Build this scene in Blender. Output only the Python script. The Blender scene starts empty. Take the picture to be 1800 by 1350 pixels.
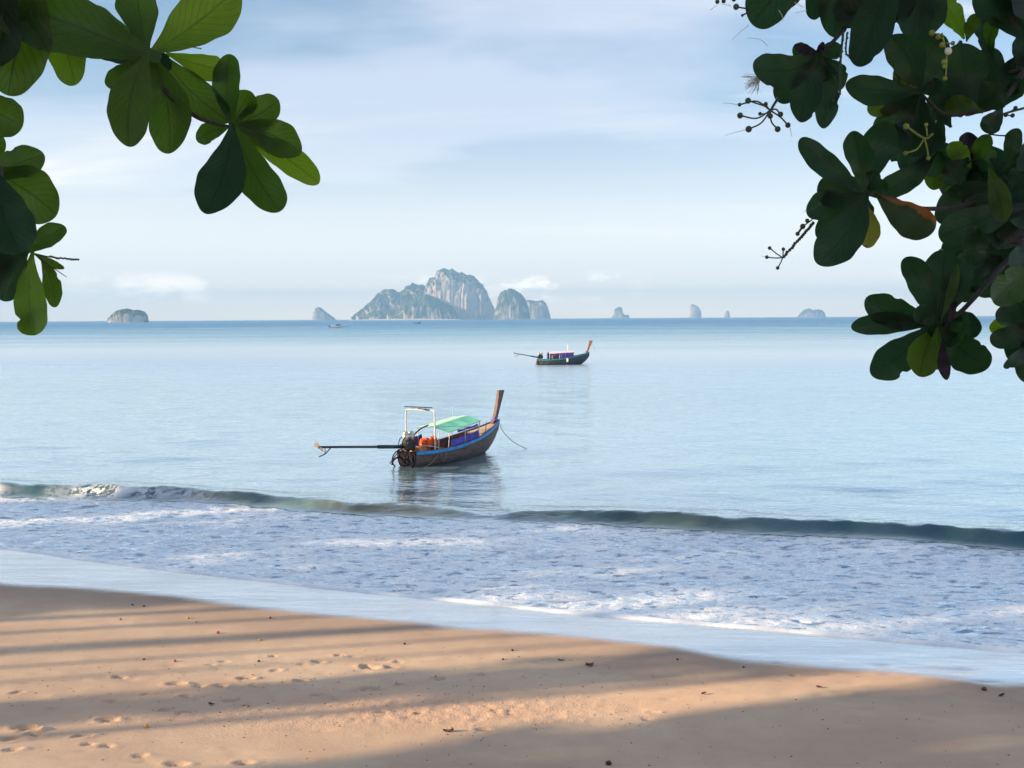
import bpy, math, random
import numpy as np
from mathutils import Matrix, Vector

R = math.radians
scene = bpy.context.scene
col = scene.collection

# ------------------------------------------------------------------ camera
H = 6.0                      # eye height above the sea
FPX = 1770.0                 # focal length in pixels of the 1800 px wide frame
PITCH = math.atan((675 - 559.3) / FPX)
ROLL = math.atan(10.5 / 1800)
cam_data = bpy.data.cameras.new('camera')
cam_data.sensor_width = 36.0
cam_data.lens = 36.0 * FPX / 1800
cam_data.clip_start = 0.05
cam_data.clip_end = 80000
cam = bpy.data.objects.new('camera', cam_data)
col.objects.link(cam)
CAM_M = Matrix.Translation((0, 0, H)) @ Matrix.Rotation(math.pi / 2 - PITCH, 4, 'X') @ Matrix.Rotation(-ROLL, 4, 'Z')
cam.matrix_world = CAM_M
scene.camera = cam

# ------------------------------------------------------------------ light
SUN_EL = R(17.0)
SUN_DIR_AZ = R(16.0)                       # light travels along +X, turned this much towards +Y
LH = np.array([math.cos(SUN_DIR_AZ), math.sin(SUN_DIR_AZ)])
to_sun = Vector((-LH[0] * math.cos(SUN_EL), -LH[1] * math.cos(SUN_EL), math.sin(SUN_EL)))
sun_data = bpy.data.lights.new('sun', 'SUN')
sun_data.energy = 5.0
sun_data.angle = R(0.53)
sun_data.color = (1.0, 0.74, 0.45)
sun = bpy.data.objects.new('sun', sun_data)
col.objects.link(sun)
sun.rotation_euler = to_sun.to_track_quat('Z', 'Y').to_euler()
sun.location = (-60, -20, 60)

scene.view_settings.view_transform = 'Standard'
scene.view_settings.look = 'None'
scene.view_settings.gamma = 1.0
scene.view_settings.use_curve_mapping = False
scene.view_settings.exposure = 1.15
scene.render.engine = 'CYCLES'
cy = scene.cycles
cy.use_denoising = True
cy.use_adaptive_sampling = True
cy.adaptive_threshold = 0.02
cy.max_bounces = 5
cy.diffuse_bounces = 2
cy.glossy_bounces = 2
cy.transmission_bounces = 3
cy.transparent_max_bounces = 8
cy.volume_bounces = 0
cy.sample_clamp_indirect = 6.0
cy.caustics_reflective = False
cy.caustics_refractive = False


# ------------------------------------------------------------------ node helper
class NT:
    def __init__(self, tree):
        self.t = tree
        self.n = tree.nodes
        self.l = tree.links

    def node(self, typ, props=None, **inputs):
        nd = self.n.new(typ)
        for k, v in (props or {}).items():
            setattr(nd, k, v)
        for k, v in inputs.items():
            self.set(nd, k, v)
        return nd

    def set(self, nd, key, v):
        if isinstance(key, str) and key.startswith('i') and key[1:].isdigit():
            key = int(key[1:])
        elif isinstance(key, str):
            key = key.replace('_', ' ')
        sock = nd.inputs[key]
        if isinstance(v, bpy.types.NodeSocket):
            self.l.new(v, sock)
        elif isinstance(v, bpy.types.Node):
            self.l.new(v.outputs[0], sock)
        else:
            if sock.type == 'RGBA' and len(v) == 3:
                v = (*v, 1)
            sock.default_value = v

    def math(self, op, a, b=0.0, c=0.0, clamp=False):
        nd = self.n.new('ShaderNodeMath')
        nd.operation = op
        nd.use_clamp = clamp
        for i, v in enumerate((a, b, c)):
            self.set(nd, 'i%d' % i, v)
        return nd.outputs[0]

    def mix(self, f, a, b, blend='MIX'):
        nd = self.n.new('ShaderNodeMix')
        nd.data_type = 'RGBA'
        nd.blend_type = blend
        self.set(nd, 'i0', f)
        self.set(nd, 'i6', a)
        self.set(nd, 'i7', b)
        return nd.outputs[2]

    def ramp(self, f, stops, interp='LINEAR'):
        nd = self.n.new('ShaderNodeValToRGB')
        cr = nd.color_ramp
        cr.interpolation = interp
        while len(cr.elements) < len(stops):
            cr.elements.new(0.5)
        for e, (p, c) in zip(cr.elements, stops):
            e.position = p
            e.color = (c, c, c, 1) if isinstance(c, (int, float)) else (*c[:3], 1)
        self.set(nd, 'i0', f)
        return nd.outputs[0]

    def smooth(self, f, lo, hi, a=0.0, b=1.0):
        nd = self.n.new('ShaderNodeMapRange')
        nd.interpolation_type = 'SMOOTHSTEP'
        for i, v in enumerate((f, lo, hi, a, b)):
            self.set(nd, 'i%d' % i, v)
        return nd.outputs[0]

    def mapping(self, vec, scale=(1, 1, 1), loc=(0, 0, 0), rot=(0, 0, 0)):
        nd = self.n.new('ShaderNodeMapping')
        self.set(nd, 'i0', vec)
        nd.inputs[1].default_value = loc
        nd.inputs[2].default_value = rot
        nd.inputs[3].default_value = scale
        return nd.outputs[0]

    def noise(self, vec, scale=1.0, detail=4.0, rough=0.55, dist=0.0, out=0):
        nd = self.n.new('ShaderNodeTexNoise')
        self.set(nd, 'Vector', vec)
        nd.inputs['Scale'].default_value = scale
        nd.inputs['Detail'].default_value = detail
        nd.inputs['Roughness'].default_value = rough
        nd.inputs['Distortion'].default_value = dist
        return nd.outputs[out]

    def bump(self, height, strength=1.0, distance=0.05, normal=None):
        nd = self.n.new('ShaderNodeBump')
        self.set(nd, 'Strength', strength)
        self.set(nd, 'Distance', distance)
        self.set(nd, 'Height', height)
        if normal is not None:
            self.set(nd, 'Normal', normal)
        return nd.outputs[0]

    def attr(self, name, out='Fac'):
        nd = self.n.new('ShaderNodeAttribute')
        nd.attribute_name = name
        return nd.outputs[out]


def new_mat(name):
    m = bpy.data.materials.new(name)
    m.use_nodes = True
    m.node_tree.nodes.clear()
    nt = NT(m.node_tree)
    out = nt.node('ShaderNodeOutputMaterial')
    return m, nt, out


def simple_mat(name, colour, rough=0.6, metallic=0.0, var=0.25, scale=6.0, bump=0.0, coord='Object', stretch=(1, 1, 1), spec=0.5):
    """plain painted / wooden / metal surface with uneven tone"""
    m, nt, out = new_mat(name)
    tc = nt.node('ShaderNodeTexCoord').outputs[coord]
    vec = nt.mapping(tc, stretch)
    n = nt.noise(vec, scale, 5, 0.6)
    dark = tuple(c * (1 - var) for c in colour)
    lite = tuple(min(1, c * (1 + var)) for c in colour)
    c = nt.mix(nt.smooth(n, 0.3, 0.7), dark, lite)
    p = nt.node('ShaderNodeBsdfPrincipled', Base_Color=c, Roughness=rough, Metallic=metallic)
    p.inputs['Specular IOR Level'].default_value = spec
    if bump:
        n2 = nt.noise(vec, scale * 4, 4, 0.6)
        nt.set(p, 'Normal', nt.bump(n2, 0.6, bump))
    nt.l.new(p.outputs[0], out.inputs[0])
    return m


# ------------------------------------------------------------------ world
world = bpy.data.worlds.new('World')
scene.world = world
world.use_nodes = True
wt = NT(world.node_tree)
wt.n.clear()
wout = wt.node('ShaderNodeOutputWorld')
sky = wt.n.new('ShaderNodeTexSky')
sky.sky_type = 'NISHITA'
sky.sun_disc = False
sky.sun_elevation = SUN_EL
sky.sun_rotation = math.atan2(to_sun.x, to_sun.y)
sky.altitude = 0
sky.air_density = 1.0
sky.dust_density = 1.2
sky.ozone_density = 2.0
bg_sky = wt.node('ShaderNodeBackground', Color=sky.outputs[0], Strength=0.09)
gen = wt.node('ShaderNodeTexCoord').outputs['Generated']
sep = wt.node('ShaderNodeSeparateXYZ', i0=gen)
zc = wt.math('MAXIMUM', sep.outputs[2], 0.0)
den = wt.math('ADD', zc, 0.10)
px_ = wt.math('DIVIDE', sep.outputs[0], den)
py_ = wt.math('DIVIDE', sep.outputs[1], den)
plane = wt.node('ShaderNodeCombineXYZ', i0=px_, i1=py_, i2=0.0)
# high soft sheets
v1 = wt.mapping(plane, (0.42, 0.75, 1), (3.1, 1.7, 0), (0, 0, R(-14)))
n1 = wt.noise(v1, 1.0, 5, 0.5, 0.25)
m1 = wt.smooth(n1, 0.40, 0.60)
# thin brighter streaks low in the sky
v2 = wt.mapping(plane, (0.25, 0.9, 1), (7.3, 2.2, 0), (0, 0, R(-8)))
n2 = wt.noise(v2, 1.3, 6, 0.6, 0.4)
m2 = wt.math('MULTIPLY', wt.smooth(n2, 0.48, 0.72), wt.smooth(zc, 0.02, 0.07))
# small cumulus puffs standing just over the horizon
sph = wt.node('ShaderNodeCombineXYZ', i0=sep.outputs[0], i1=sep.outputs[1], i2=wt.math('MULTIPLY', zc, 2.4))
n3 = wt.noise(wt.mapping(sph, (1, 1, 1.0), (0.63, 0.2, 0.0)), 24.0, 6, 0.58)
gate = wt.noise(wt.mapping(sph, (1, 1, 0.2), (2.2, 0.4, 0)), 3.2, 2, 0.5)
band = wt.math('MULTIPLY', wt.smooth(zc, 0.012, 0.022), wt.smooth(zc, 0.048, 0.030))
m3 = wt.math('MULTIPLY', wt.math('MULTIPLY', wt.smooth(n3, 0.46, 0.60), wt.smooth(gate, 0.46, 0.64)), band)
# veil growing towards the horizon
veil = wt.smooth(zc, 0.30, 0.0, 0.02, 0.80)
cl = wt.math('MAXIMUM', wt.math('MULTIPLY', m1, 0.66), veil)
cl = wt.math('MAXIMUM', cl, wt.math('MULTIPLY', m2, 0.85))
ccol = wt.mix(m2, (0.72, 0.765, 0.88), (1.05, 1.0, 0.95))
ccol = wt.mix(wt.smooth(zc, 0.20, 0.02), ccol, (1.42, 1.30, 1.18))
cl = wt.math('MAXIMUM', cl, wt.math('MULTIPLY', m3, 0.9))
ccol = wt.mix(wt.smooth(zc, 0.055, 0.0), ccol, (2.9, 2.25, 1.5))
ccol = wt.mix(m3, ccol, (3.3, 2.7, 2.1))
bg_cloud = wt.node('ShaderNodeBackground', Color=ccol, Strength=0.55)
mixw = wt.node('ShaderNodeMixShader', i0=cl, i1=bg_sky.outputs[0], i2=bg_cloud.outputs[0])
wt.l.new(mixw.outputs[0], wout.inputs[0])


# ------------------------------------------------------------------ geometry helpers
WORLD = {}


def mk(name, verts, faces, mat, parent=None, smooth=False, local=False):
    me = bpy.data.meshes.new(name)
    me.from_pydata([tuple(v) for v in verts], [], faces)
    if mat:
        me.materials.append(mat)
    if smooth:
        me.polygons.foreach_set('use_smooth', [True] * len(me.polygons))
    me.update()
    ob = bpy.data.objects.new(name, me)
    col.objects.link(ob)
    if parent is not None:
        ob.parent = parent
        if not local:
            ob.matrix_parent_inverse = WORLD.get(parent.name, Matrix()).inverted()
    return ob


def mk_np(name, V, F, mat, smooth=True):
    """fast mesh from numpy arrays of quads"""
    me = bpy.data.meshes.new(name)
    me.vertices.add(len(V))
    me.vertices.foreach_set('co', V.astype(np.float32).ravel())
    me.loops.add(F.size)
    me.loops.foreach_set('vertex_index', F.astype(np.int32).ravel())
    me.polygons.add(len(F))
    me.polygons.foreach_set('loop_start', np.arange(0, F.size, F.shape[1], dtype=np.int32))
    me.polygons.foreach_set('loop_total', np.full(len(F), F.shape[1], dtype=np.int32))
    me.polygons.foreach_set('use_smooth', np.full(len(F), smooth))
    me.materials.append(mat)
    me.update(calc_edges=True)
    me.validate()
    ob = bpy.data.objects.new(name, me)
    col.objects.link(ob)
    return ob


def set_attr(ob, name, arr):
    a = ob.data.attributes.new(name, 'FLOAT', 'POINT')
    a.data.foreach_set('value', np.asarray(arr, dtype=np.float32).ravel())


def empty(name, loc, rz=0.0, parent=None):
    e = bpy.data.objects.new(name, None)
    e.empty_display_size = 0.2
    col.objects.link(e)
    e.location = loc
    e.rotation_euler = (0, 0, rz)
    WORLD[e.name] = Matrix.Translation(loc) @ Matrix.Rotation(rz, 4, 'Z')
    return e


def tag(o, label=None, cat=None, group=None, kind=None):
    if label:
        o['label'] = label
    if cat:
        o['category'] = cat
    if group:
        o['group'] = group
    if kind:
        o['kind'] = kind
    return o


class MB:
    def __init__(self):
        self.v = []
        self.f = []

    def add(self, v, f):
        o = len(self.v)
        self.v += [tuple(p) for p in v]
        self.f += [tuple(i + o for i in q) for q in f]

    def box(self, c, s, rz=0.0, ry=0.0):
        m = Matrix.Translation(c) @ Matrix.Rotation(rz, 4, 'Z') @ Matrix.Rotation(ry, 4, 'Y')
        hx, hy, hz = s[0] / 2, s[1] / 2, s[2] / 2
        v = [m @ Vector((x, y, z)) for x in (-hx, hx) for y in (-hy, hy) for z in (-hz, hz)]
        self.add(v, [(0, 1, 3, 2), (4, 6, 7, 5), (0, 4, 5, 1), (2, 3, 7, 6), (0, 2, 6, 4), (1, 5, 7, 3)])

    def tube(self, pts, r, n=8, cap=True):
        pts = [Vector(p) for p in pts]
        rs = r if isinstance(r, (list, tuple)) else [r] * len(pts)
        rings = []
        prev = None
        for i, p in enumerate(pts):
            d = (pts[min(i + 1, len(pts) - 1)] - pts[max(i - 1, 0)])
            d = d.normalized() if d.length > 1e-9 else Vector((0, 0, 1))
            if prev is None:
                a = d.cross(Vector((0, 0, 1)))
                if a.length < 1e-3:
                    a = d.cross(Vector((1, 0, 0)))
            else:
                a = prev - d * prev.dot(d)
            a.normalize()
            prev = a
            b = d.cross(a)
            rings.append([p + (a * math.cos(2 * math.pi * k / n) + b * math.sin(2 * math.pi * k / n)) * rs[i] for k in range(n)])
        v = [q for rg in rings for q in rg]
        f = []
        for i in range(len(pts) - 1):
            for k in range(n):
                f.append((i * n + k, i * n + (k + 1) % n, (i + 1) * n + (k + 1) % n, (i + 1) * n + k))
        if cap:
            f.append(tuple(range(n - 1, -1, -1)))
            f.append(tuple((len(pts) - 1) * n + k for k in range(n)))
        self.add(v, f)

    def ball(self, c, r, n=8, m=6, sq=(1, 1, 1)):
        v = [(c[0], c[1], c[2] + r * sq[2])]
        for i in range(1, m):
            t = math.pi * i / m
            for k in range(n):
                a = 2 * math.pi * k / n
                v.append((c[0] + r * sq[0] * math.sin(t) * math.cos(a), c[1] + r * sq[1] * math.sin(t) * math.sin(a), c[2] + r * sq[2] * math.cos(t)))
        v.append((c[0], c[1], c[2] - r * sq[2]))
        f = [(0, 1 + k, 1 + (k + 1) % n) for k in range(n)]
        for i in range(m - 2):
            for k in range(n):
                a = 1 + i * n
                f.append((a + k, a + n + k, a + n + (k + 1) % n, a + (k + 1) % n))
        l = len(v) - 1
        a = 1 + (m - 2) * n
        f += [(a + k, l, a + (k + 1) % n) for k in range(n)]
        self.add(v, f)

    def build(self, name, mat, parent=None, smooth=False, local=True):
        return mk(name, self.v, self.f, mat, parent, smooth, local)


def smooth_path(pts, n=6):
    """Catmull-Rom through points"""
    P = [np.array(p, float) for p in pts]
    P = [2 * P[0] - P[1]] + P + [2 * P[-1] - P[-2]]
    out = []
    for i in range(1, len(P) - 2):
        for k in range(n):
            t = k / n
            a, b, c, d = P[i - 1], P[i], P[i + 1], P[i + 2]
            out.append(0.5 * (2 * b + (c - a) * t + (2 * a - 5 * b + 4 * c - d) * t * t + (3 * b - a - 3 * c + d) * t ** 3))
    out.append(P[-2])
    return out


# photograph measurements -> places in the world (used only to survey where things stand)
CR = CAM_M.to_3x3()
CR_I = np.array(CR)


def ray(px, py):
    d = np.stack([(np.asarray(px, float) - 900) / FPX, (675 - np.asarray(py, float)) / FPX, -np.ones(np.shape(px))], -1)
    return d @ CR_I.T


def on_plane(px, py, z=0.0):
    d = ray(px, py)
    t = (z - H) / d[..., 2]
    return np.stack([d[..., 0] * t, d[..., 1] * t, np.zeros_like(t) + z], -1)


def at_depth(px, py, depth):
    """point seen at a pixel, at a distance along the view axis"""
    d = ray(px, py)
    dep = np.asarray(depth, float)
    return d * dep[..., None] + np.array([0, 0, H])


# ------------------------------------------------------------------ noise in numpy
def vnoise(x, y, seed=0):
    x = np.asarray(x, float)
    y = np.asarray(y, float)
    xi = np.floor(x).astype(np.int64)
    yi = np.floor(y).astype(np.int64)
    fx = x - xi
    fy = y - yi
    fx = fx * fx * (3 - 2 * fx)
    fy = fy * fy * (3 - 2 * fy)

    def h(a, b):
        n = (a * 374761393 + b * 668265263 + seed * 1442695041) & 0xFFFFFFFF
        n = ((n ^ (n >> 13)) * 1274126177) & 0xFFFFFFFF
        return ((n ^ (n >> 16)) & 0xFFFF) / 65535.0
    return (h(xi, yi) * (1 - fx) + h(xi + 1, yi) * fx) * (1 - fy) + (h(xi, yi + 1) * (1 - fx) + h(xi + 1, yi + 1) * fx) * fy


def fbm(x, y, oct=4, seed=0, gain=0.5):
    s = 0
    a = 1.0
    t = 0
    for o in range(oct):
        s = s + a * vnoise(x * 2 ** o, y * 2 ** o, seed + 17 * o)
        t += a
        a *= gain
    return s / t


def sstep(a, b, x):
    t = np.clip((x - a) / (b - a), 0, 1)
    return t * t * (3 - 2 * t)


# ------------------------------------------------------------------ shore lines (metres, X -> Y)
def shore_curve(px, z):
    p = on_plane(np.array([q[0] for q in px]), np.array([q[1] for q in px]), z)
    X, Y = p[:, 0], p[:, 1]
    sl0 = (Y[1] - Y[0]) / (X[1] - X[0])
    sl1 = (Y[-1] - Y[-3]) / (X[-1] - X[-3])
    sl0 = max(min(sl0, -0.25), -0.45)
    sl1 = max(min(sl1, -0.2), -0.35)
    Xe = np.concatenate([[X[0] - 45], X, [X[-1] + 40]])
    Ye = np.concatenate([[Y[0] - 45 * sl0], Y, [Y[-1] + 40 * sl1]])

    def fn(x):
        return np.interp(x, Xe, Ye)
    return fn


YF0 = shore_curve([(0, 963), (80, 973), (150, 984), (300, 1002), (450, 1019), (600, 1036), (730, 1050), (850, 1062), (1000, 1078), (1100, 1087),
                   (1300, 1103), (1450, 1116), (1600, 1130), (1700, 1138), (1800, 1146)], 0.02)
YS0 = shore_curve([(0, 1030), (150, 1036), (300, 1047), (420, 1065), (560, 1080), (700, 1092), (800, 1103), (900, 1109), (1060, 1122), (1187, 1138),
                   (1260, 1154), (1310, 1162), (1433, 1172), (1583, 1183), (1700, 1197), (1745, 1204), (1800, 1203)], 0.12)
YW0 = shore_curve([(0, 846), (100, 847), (300, 852), (450, 862), (620, 872), (760, 877), (850, 886), (1000, 887), (1200, 896), (1400, 908),
                   (1580, 915), (1800, 932)], 0.42)


def YF(x):
    return YF0(x) + 0.10 * (vnoise(np.asarray(x) * 0.9, 0 * np.asarray(x), 5) - 0.5)


def sand_base(x, y):
    d = YF0(x) - y
    low = np.where(d > 0, 0.05 * np.minimum(d, 18.0), 0.075 * d)
    bank = 0.50 * np.maximum(0, 9.0 - y - 0.02 * np.abs(x))          # the bank the viewer stands on
    return np.maximum(np.minimum(low + bank, 4.4), -3.5)


# ------------------------------------------------------------------ sand beach
def sand_point(px, py):
    p = on_plane(px, py, 0.3)
    for _ in range(6):
        z = float(sand_base(p[0], p[1]))
        p = on_plane(px, py, z)
    return p


def lines(spec):
    out = [spec[0][0]]
    for a, b, n in spec:
        out += list(np.linspace(a, b, n + 1)[1:])
    return np.array(out)


gx = np.concatenate([-np.geomspace(300, 15, 40)[:-1], np.arange(-15, 13, 0.045), np.geomspace(13, 300, 40)])
gy = np.concatenate([np.linspace(-200, 0, 30)[:-1], np.linspace(0, 9.6, 40)[:-1], np.arange(9.6, 27, 0.045), np.linspace(27, 90, 60)])
GX, GY = np.meshgrid(gx, gy)
GZ = sand_base(GX, GY)
fine = (sstep(-15, -14, GX) * sstep(13, 12, GX) * sstep(9.6, 10, GY) * sstep(27, 26.5, GY))
dry = sstep(-0.1, 0.5, YS0(GX) - GY)
GZ = GZ + fine * dry * (0.020 * (fbm(GX * 0.7, GY * 0.9, 3, 3) - 0.5) + 0.006 * (fbm(GX * 4, GY * 5, 3, 8) - 0.5))
# crumbly zone thrown up by burrowing crabs
c0 = sand_point(700, 1240)
grain = np.exp(-(((GX - c0[0] + 0.3) / 3.6) ** 2 + ((GY - c0[1] + 0.25 - 0.06 * (GX - c0[0])) / 0.75) ** 2))
grain = np.clip(grain * 1.5 * (0.4 + 0.9 * fbm(GX * 0.8, GY * 1.4, 3, 21)), 0, 1)
GZ = GZ + fine * grain * 0.030 * (vnoise(GX * 13, GY * 11, 31) ** 2 - 0.3) * sstep(0.15, 0.6, grain)
# footprints and scuffs: (pixel x, pixel y, length m, depth m)
random.seed(4)
FP = [(596, 1152, .30, .05), (560, 1164, .34, .06), (531, 1168, .30, .05), (648, 1173, .50, .07), (690, 1174, .36, .06), (700, 1164, .26, .05),
      (484, 1179, .30, .05), (433, 1193, .42, .06), (530, 1197, .40, .06), (390, 1206, .40, .05), (310, 1203, .42, .06), (352, 1207, .34, .04), (450, 1206, .4, .05),
      (210, 1191, .34, .05), (328, 1225, .36, .05), (256, 1221, .28, .05), (195, 1233, .34, .05), (400, 1233, .40, .05), (430, 1241, .26, .05),
      (190, 1266, .5, .06), (45, 1280, .55, .08), (60, 1292, .4, .06), (15, 1300, .45, .06), (145, 1294, .40, .06), (290, 1249, .32, .05), (322, 1254, .3, .05),
      (556, 1222, .34, .05), (585, 1229, .3, .04), (640, 1211, .34, .05), (662, 1212, .3, .05), (770, 1193, .36, .06), (843, 1186, .34, .05),
      (705, 1204, .3, .05), (30, 1218, .3, .05), (90, 1246, .26, .04), (872, 1251, .26, .04), (735, 1253, .26, .04), (672, 1251, .26, .04),
      (1395, 1187, .3, .03), (945, 1165, .3, .03), (850, 1283, .34, .04), (310, 1343, .4, .05), (430, 1342, .36, .04), (248, 1328, .34, .04), (1140, 1265, .3, .03),
      (1150, 1252, .3, .02), (24, 1318, .34, .05), (190, 1312, .3, .04), (155, 1309, .3, .04), (370, 1170, .26, .04), (395, 1163, .26, .03), (480, 1153, .26, .03)]
for (px, py, ln, dp) in FP:
    p = sand_point(px, py)
    ln *= 0.72
    a = random.uniform(-0.35, 0.35)
    dx = GX - p[0]
    dy = GY - p[1]
    m = (np.abs(dx) < 0.8) & (np.abs(dy) < 0.8)
    u = (dx[m] * math.cos(a) + dy[m] * math.sin(a)) / (ln * 0.5)
    w = (-dx[m] * math.sin(a) + dy[m] * math.cos(a)) / (ln * 0.24)
    wob = 1 + 0.5 * (vnoise(dx[m] * 12 + px, dy[m] * 12, 7) - 0.5)
    r = np.sqrt(u * u + w * w) * wob
    GZ[m] += -dp * 1.15 * (1 - sstep(0.45, 1.0, r)) + dp * 0.45 * np.exp(-((r - 1.2) / 0.28) ** 2) * (0.15 + 1.3 * vnoise(dx[m] * 19, dy[m] * 19 + py, 9))
for _ in range(420):   # faint old scuffs
    x = random.uniform(-9, 9)
    y = random.uniform(10.5, 17)
    m = (np.abs(GX - x) < 0.5) & (np.abs(GY - y) < 0.5)
    s = random.uniform(0.04, 0.13)
    r = np.sqrt(((GX[m] - x) / (s * 1.8)) ** 2 + ((GY[m] - y) / s) ** 2)
    GZ[m] += random.uniform(-0.022, 0.014) * np.exp(-r * r)
ny, nx = GX.shape
idx = np.arange(nx * ny).reshape(ny, nx)
Fq = np.stack([idx[:-1, :-1], idx[:-1, 1:], idx[1:, 1:], idx[1:, :-1]], -1).reshape(-1, 4)

m_sand, nt, out = new_mat('sand')
tc = nt.node('ShaderNodeTexCoord').outputs['Object']
wet = nt.attr('wet')
gr = nt.attr('grain')
big = nt.noise(nt.mapping(tc, (0.35, 0.6, 1)), 1.0, 4, 0.55)
mid = nt.noise(tc, 3.0, 5, 0.6)
fin = nt.noise(tc, 90.0, 3, 0.7)
cs = nt.mix(nt.smooth(big, 0.3, 0.7), (0.53, 0.38, 0.275), (0.64, 0.485, 0.35))
cs = nt.mix(nt.math('MULTIPLY', nt.smooth(mid, 0.35, 0.75), 0.35), cs, (0.45, 0.315, 0.245))
cs = nt.mix(nt.math('MULTIPLY', gr, 0.6), cs, (0.68, 0.45, 0.32))
cs = nt.mix(nt.math('MULTIPLY', nt.smooth(fin, 0.35, 0.75), 0.22), cs, (0.72, 0.58, 0.45))
cs = nt.mix(nt.math('MULTIPLY', nt.attr('damp'), 0.55), cs, (0.30, 0.225, 0.195))
cs = nt.mix(wet, cs, (0.24, 0.20, 0.18))
hb = nt.math('ADD', nt.math('MULTIPLY', fin, 0.5), nt.noise(nt.mapping(tc, (1, 1.5, 1)), 16.0, 4, 0.65))
lump = nt.noise(tc, 30.0, 3, 0.65)
hb = nt.math('ADD', hb, nt.math('MULTIPLY', lump, nt.math('MULTIPLY', gr, 5.0)))
bn = nt.bump(hb, nt.math('SUBTRACT', 0.5, nt.math('MULTIPLY', wet, 0.5)), 0.012)
d = nt.node('ShaderNodeBsdfDiffuse', Color=cs, Roughness=0.4, Normal=bn)
wb = nt.bump(nt.noise(nt.mapping(tc, (0.5, 2.0, 1), rot=(0, 0, R(14))), 2.2, 5, 0.6), 0.45, 0.03)
g = nt.node('ShaderNodeBsdfGlossy', Color=(0.97, 0.98, 1.0), Roughness=0.10, Normal=wb)
lw = nt.node('ShaderNodeLayerWeight', Blend=0.5, Normal=wb)
gf = nt.math('MULTIPLY', nt.smooth(lw.outputs['Facing'], 0.2, 0.78), nt.math('MULTIPLY', wet, nt.smooth(nt.noise(nt.mapping(tc, (0.35, 1.4, 1), rot=(0, 0, R(14))), 1.2, 4, 0.6), 0.25, 0.7, 0.72, 0.92)))
mx = nt.node('ShaderNodeMixShader', i0=gf, i1=d.outputs[0], i2=g.outputs[0])
nt.l.new(mx.outputs[0], out.inputs[0])

sand = mk_np('sand_beach', np.stack([GX, GY, GZ], -1).reshape(-1, 3), Fq, m_sand)
wetv = sstep(-0.22, 0.30, GY - YS0(GX) + 0.16 * (fbm(GX * 1.1, GY * 1.1, 3, 14) - 0.5))
set_attr(sand, 'wet', wetv)
set_attr(sand, 'damp', sstep(2.6, 0.0, YS0(GX) - GY + 1.2 * (fbm(GX * 0.5, GY * 0.9, 3, 15) - 0.5)))
set_attr(sand, 'grain', grain * fine)
tag(sand, 'smooth tan sand beach with footprints and a wet shining edge', 'beach', kind='structure')

# ------------------------------------------------------------------ sea
v_rows = np.concatenate([np.arange(0, 15.5, 0.062), 15.5 + np.cumsum(np.geomspace(0.062, 1.4, 210))])
v_rows = np.concatenate([v_rows, v_rows[-1] + np.cumsum(np.geomspace(1.5, 1500, 75))])
v_rows = v_rows[v_rows < 9800]
v_rows = np.append(v_rows, 9800.0)
u = np.linspace(-1, 1, 720)
umap = 0.42 * u + 0.58 * u ** 3
SX = np.zeros((len(v_rows), len(u)))
SY = np.zeros_like(SX)
for i, v in enumerate(v_rows):
    SX[i] = umap * (48 + v * 1.05)
xc = np.clip(SX, -70, 62)
VV = np.repeat(v_rows[:, None], len(u), 1)
SY = YF(xc) * np.exp(-VV / 400) + VV
# open water swell
rng = np.random.RandomState(3)
SZ = np.zeros_like(SX)
for k in range(26):
    lam = rng.uniform(0.9, 7.0)
    th = rng.normal(0, 0.5) + math.pi / 2 - 0.27
    kx, ky = 2 * math.pi / lam * math.cos(th), 2 * math.pi / lam * math.sin(th)
    fade = 1 - sstep(lam * 14, lam * 30, VV)
    SZ += fade * 0.0020 * lam ** 0.7 * np.sin(kx * SX + ky * SY + rng.uniform(0, 6.28))
SZ *= sstep(0.3, 5, VV)
# the breaker
qw = SY - YW0(xc)
calm = fbm(SX * 0.16 + 3.3, 0 * SX, 3, 41)
hpx = np.array([-300, 0, 200, 350, 500, 650, 760, 868, 950, 1100, 1300, 1500, 1800, 2200])
hhh = np.array([.40, .40, .40, .40, .33, .24, .22, .09, .22, .31, .39, .44, .46, .44])
hX = on_plane(hpx, np.interp(hpx, [0, 900, 1800], [850, 888, 932]), 0.3)[:, 0]
hw = np.interp(SX, hX, hhh) * (0.88 + 0.24 * calm)
pgap = on_plane(868, 888, 0.3)
hw = hw * (0.90 + 0.38 * (fbm(SX * 1.3, 0 * SX, 4, 43, 0.6) - 0.4))
back = np.exp(-(np.maximum(qw, 0) / 1.7) ** 1.6)
front = np.exp(-(np.maximum(-qw, 0) / 0.50) ** 2.2)
wave = hw * np.where(qw > 0, back, front)
SZ = SZ * (1 - 0.6 * wave / 0.5) + wave
SY += 0.35 * (fbm(SX * 0.5, 0 * SX, 4, 47) - 0.5) * np.exp(-(qw / 2.0) ** 2)
ridg = 0.08 * (fbm(SX * 1.3, SY * 3.0, 3, 51) - 0.5) * np.exp(-(qw / 0.6) ** 2)
SZ += ridg
SY = SY - 0.30 * (wave / 0.5) ** 2.5 * np.where(qw > 0, 1, 1)
# churned foam water between breaker and sand
zone = sstep(-0.7, -1.6, qw) * sstep(0.0, 0.5, VV)
chop = fbm(SX * 1.2, SY * 2.6, 4, 61) - 0.5
chop2 = 1 - np.abs(2 * fbm(SX * 2.0 + 5, SY * 4.6, 3, 71) - 1)
SZ += zone * (0.08 * chop + 0.075 * (chop2 - 0.75))
SZ += 0.022 * np.exp(-((VV - 0.14) / 0.09) ** 2) + 0.012 * sstep(0, 0.12, VV)
SZ -= 0.030 * np.exp(-(VV / 0.05) ** 2)
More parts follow.
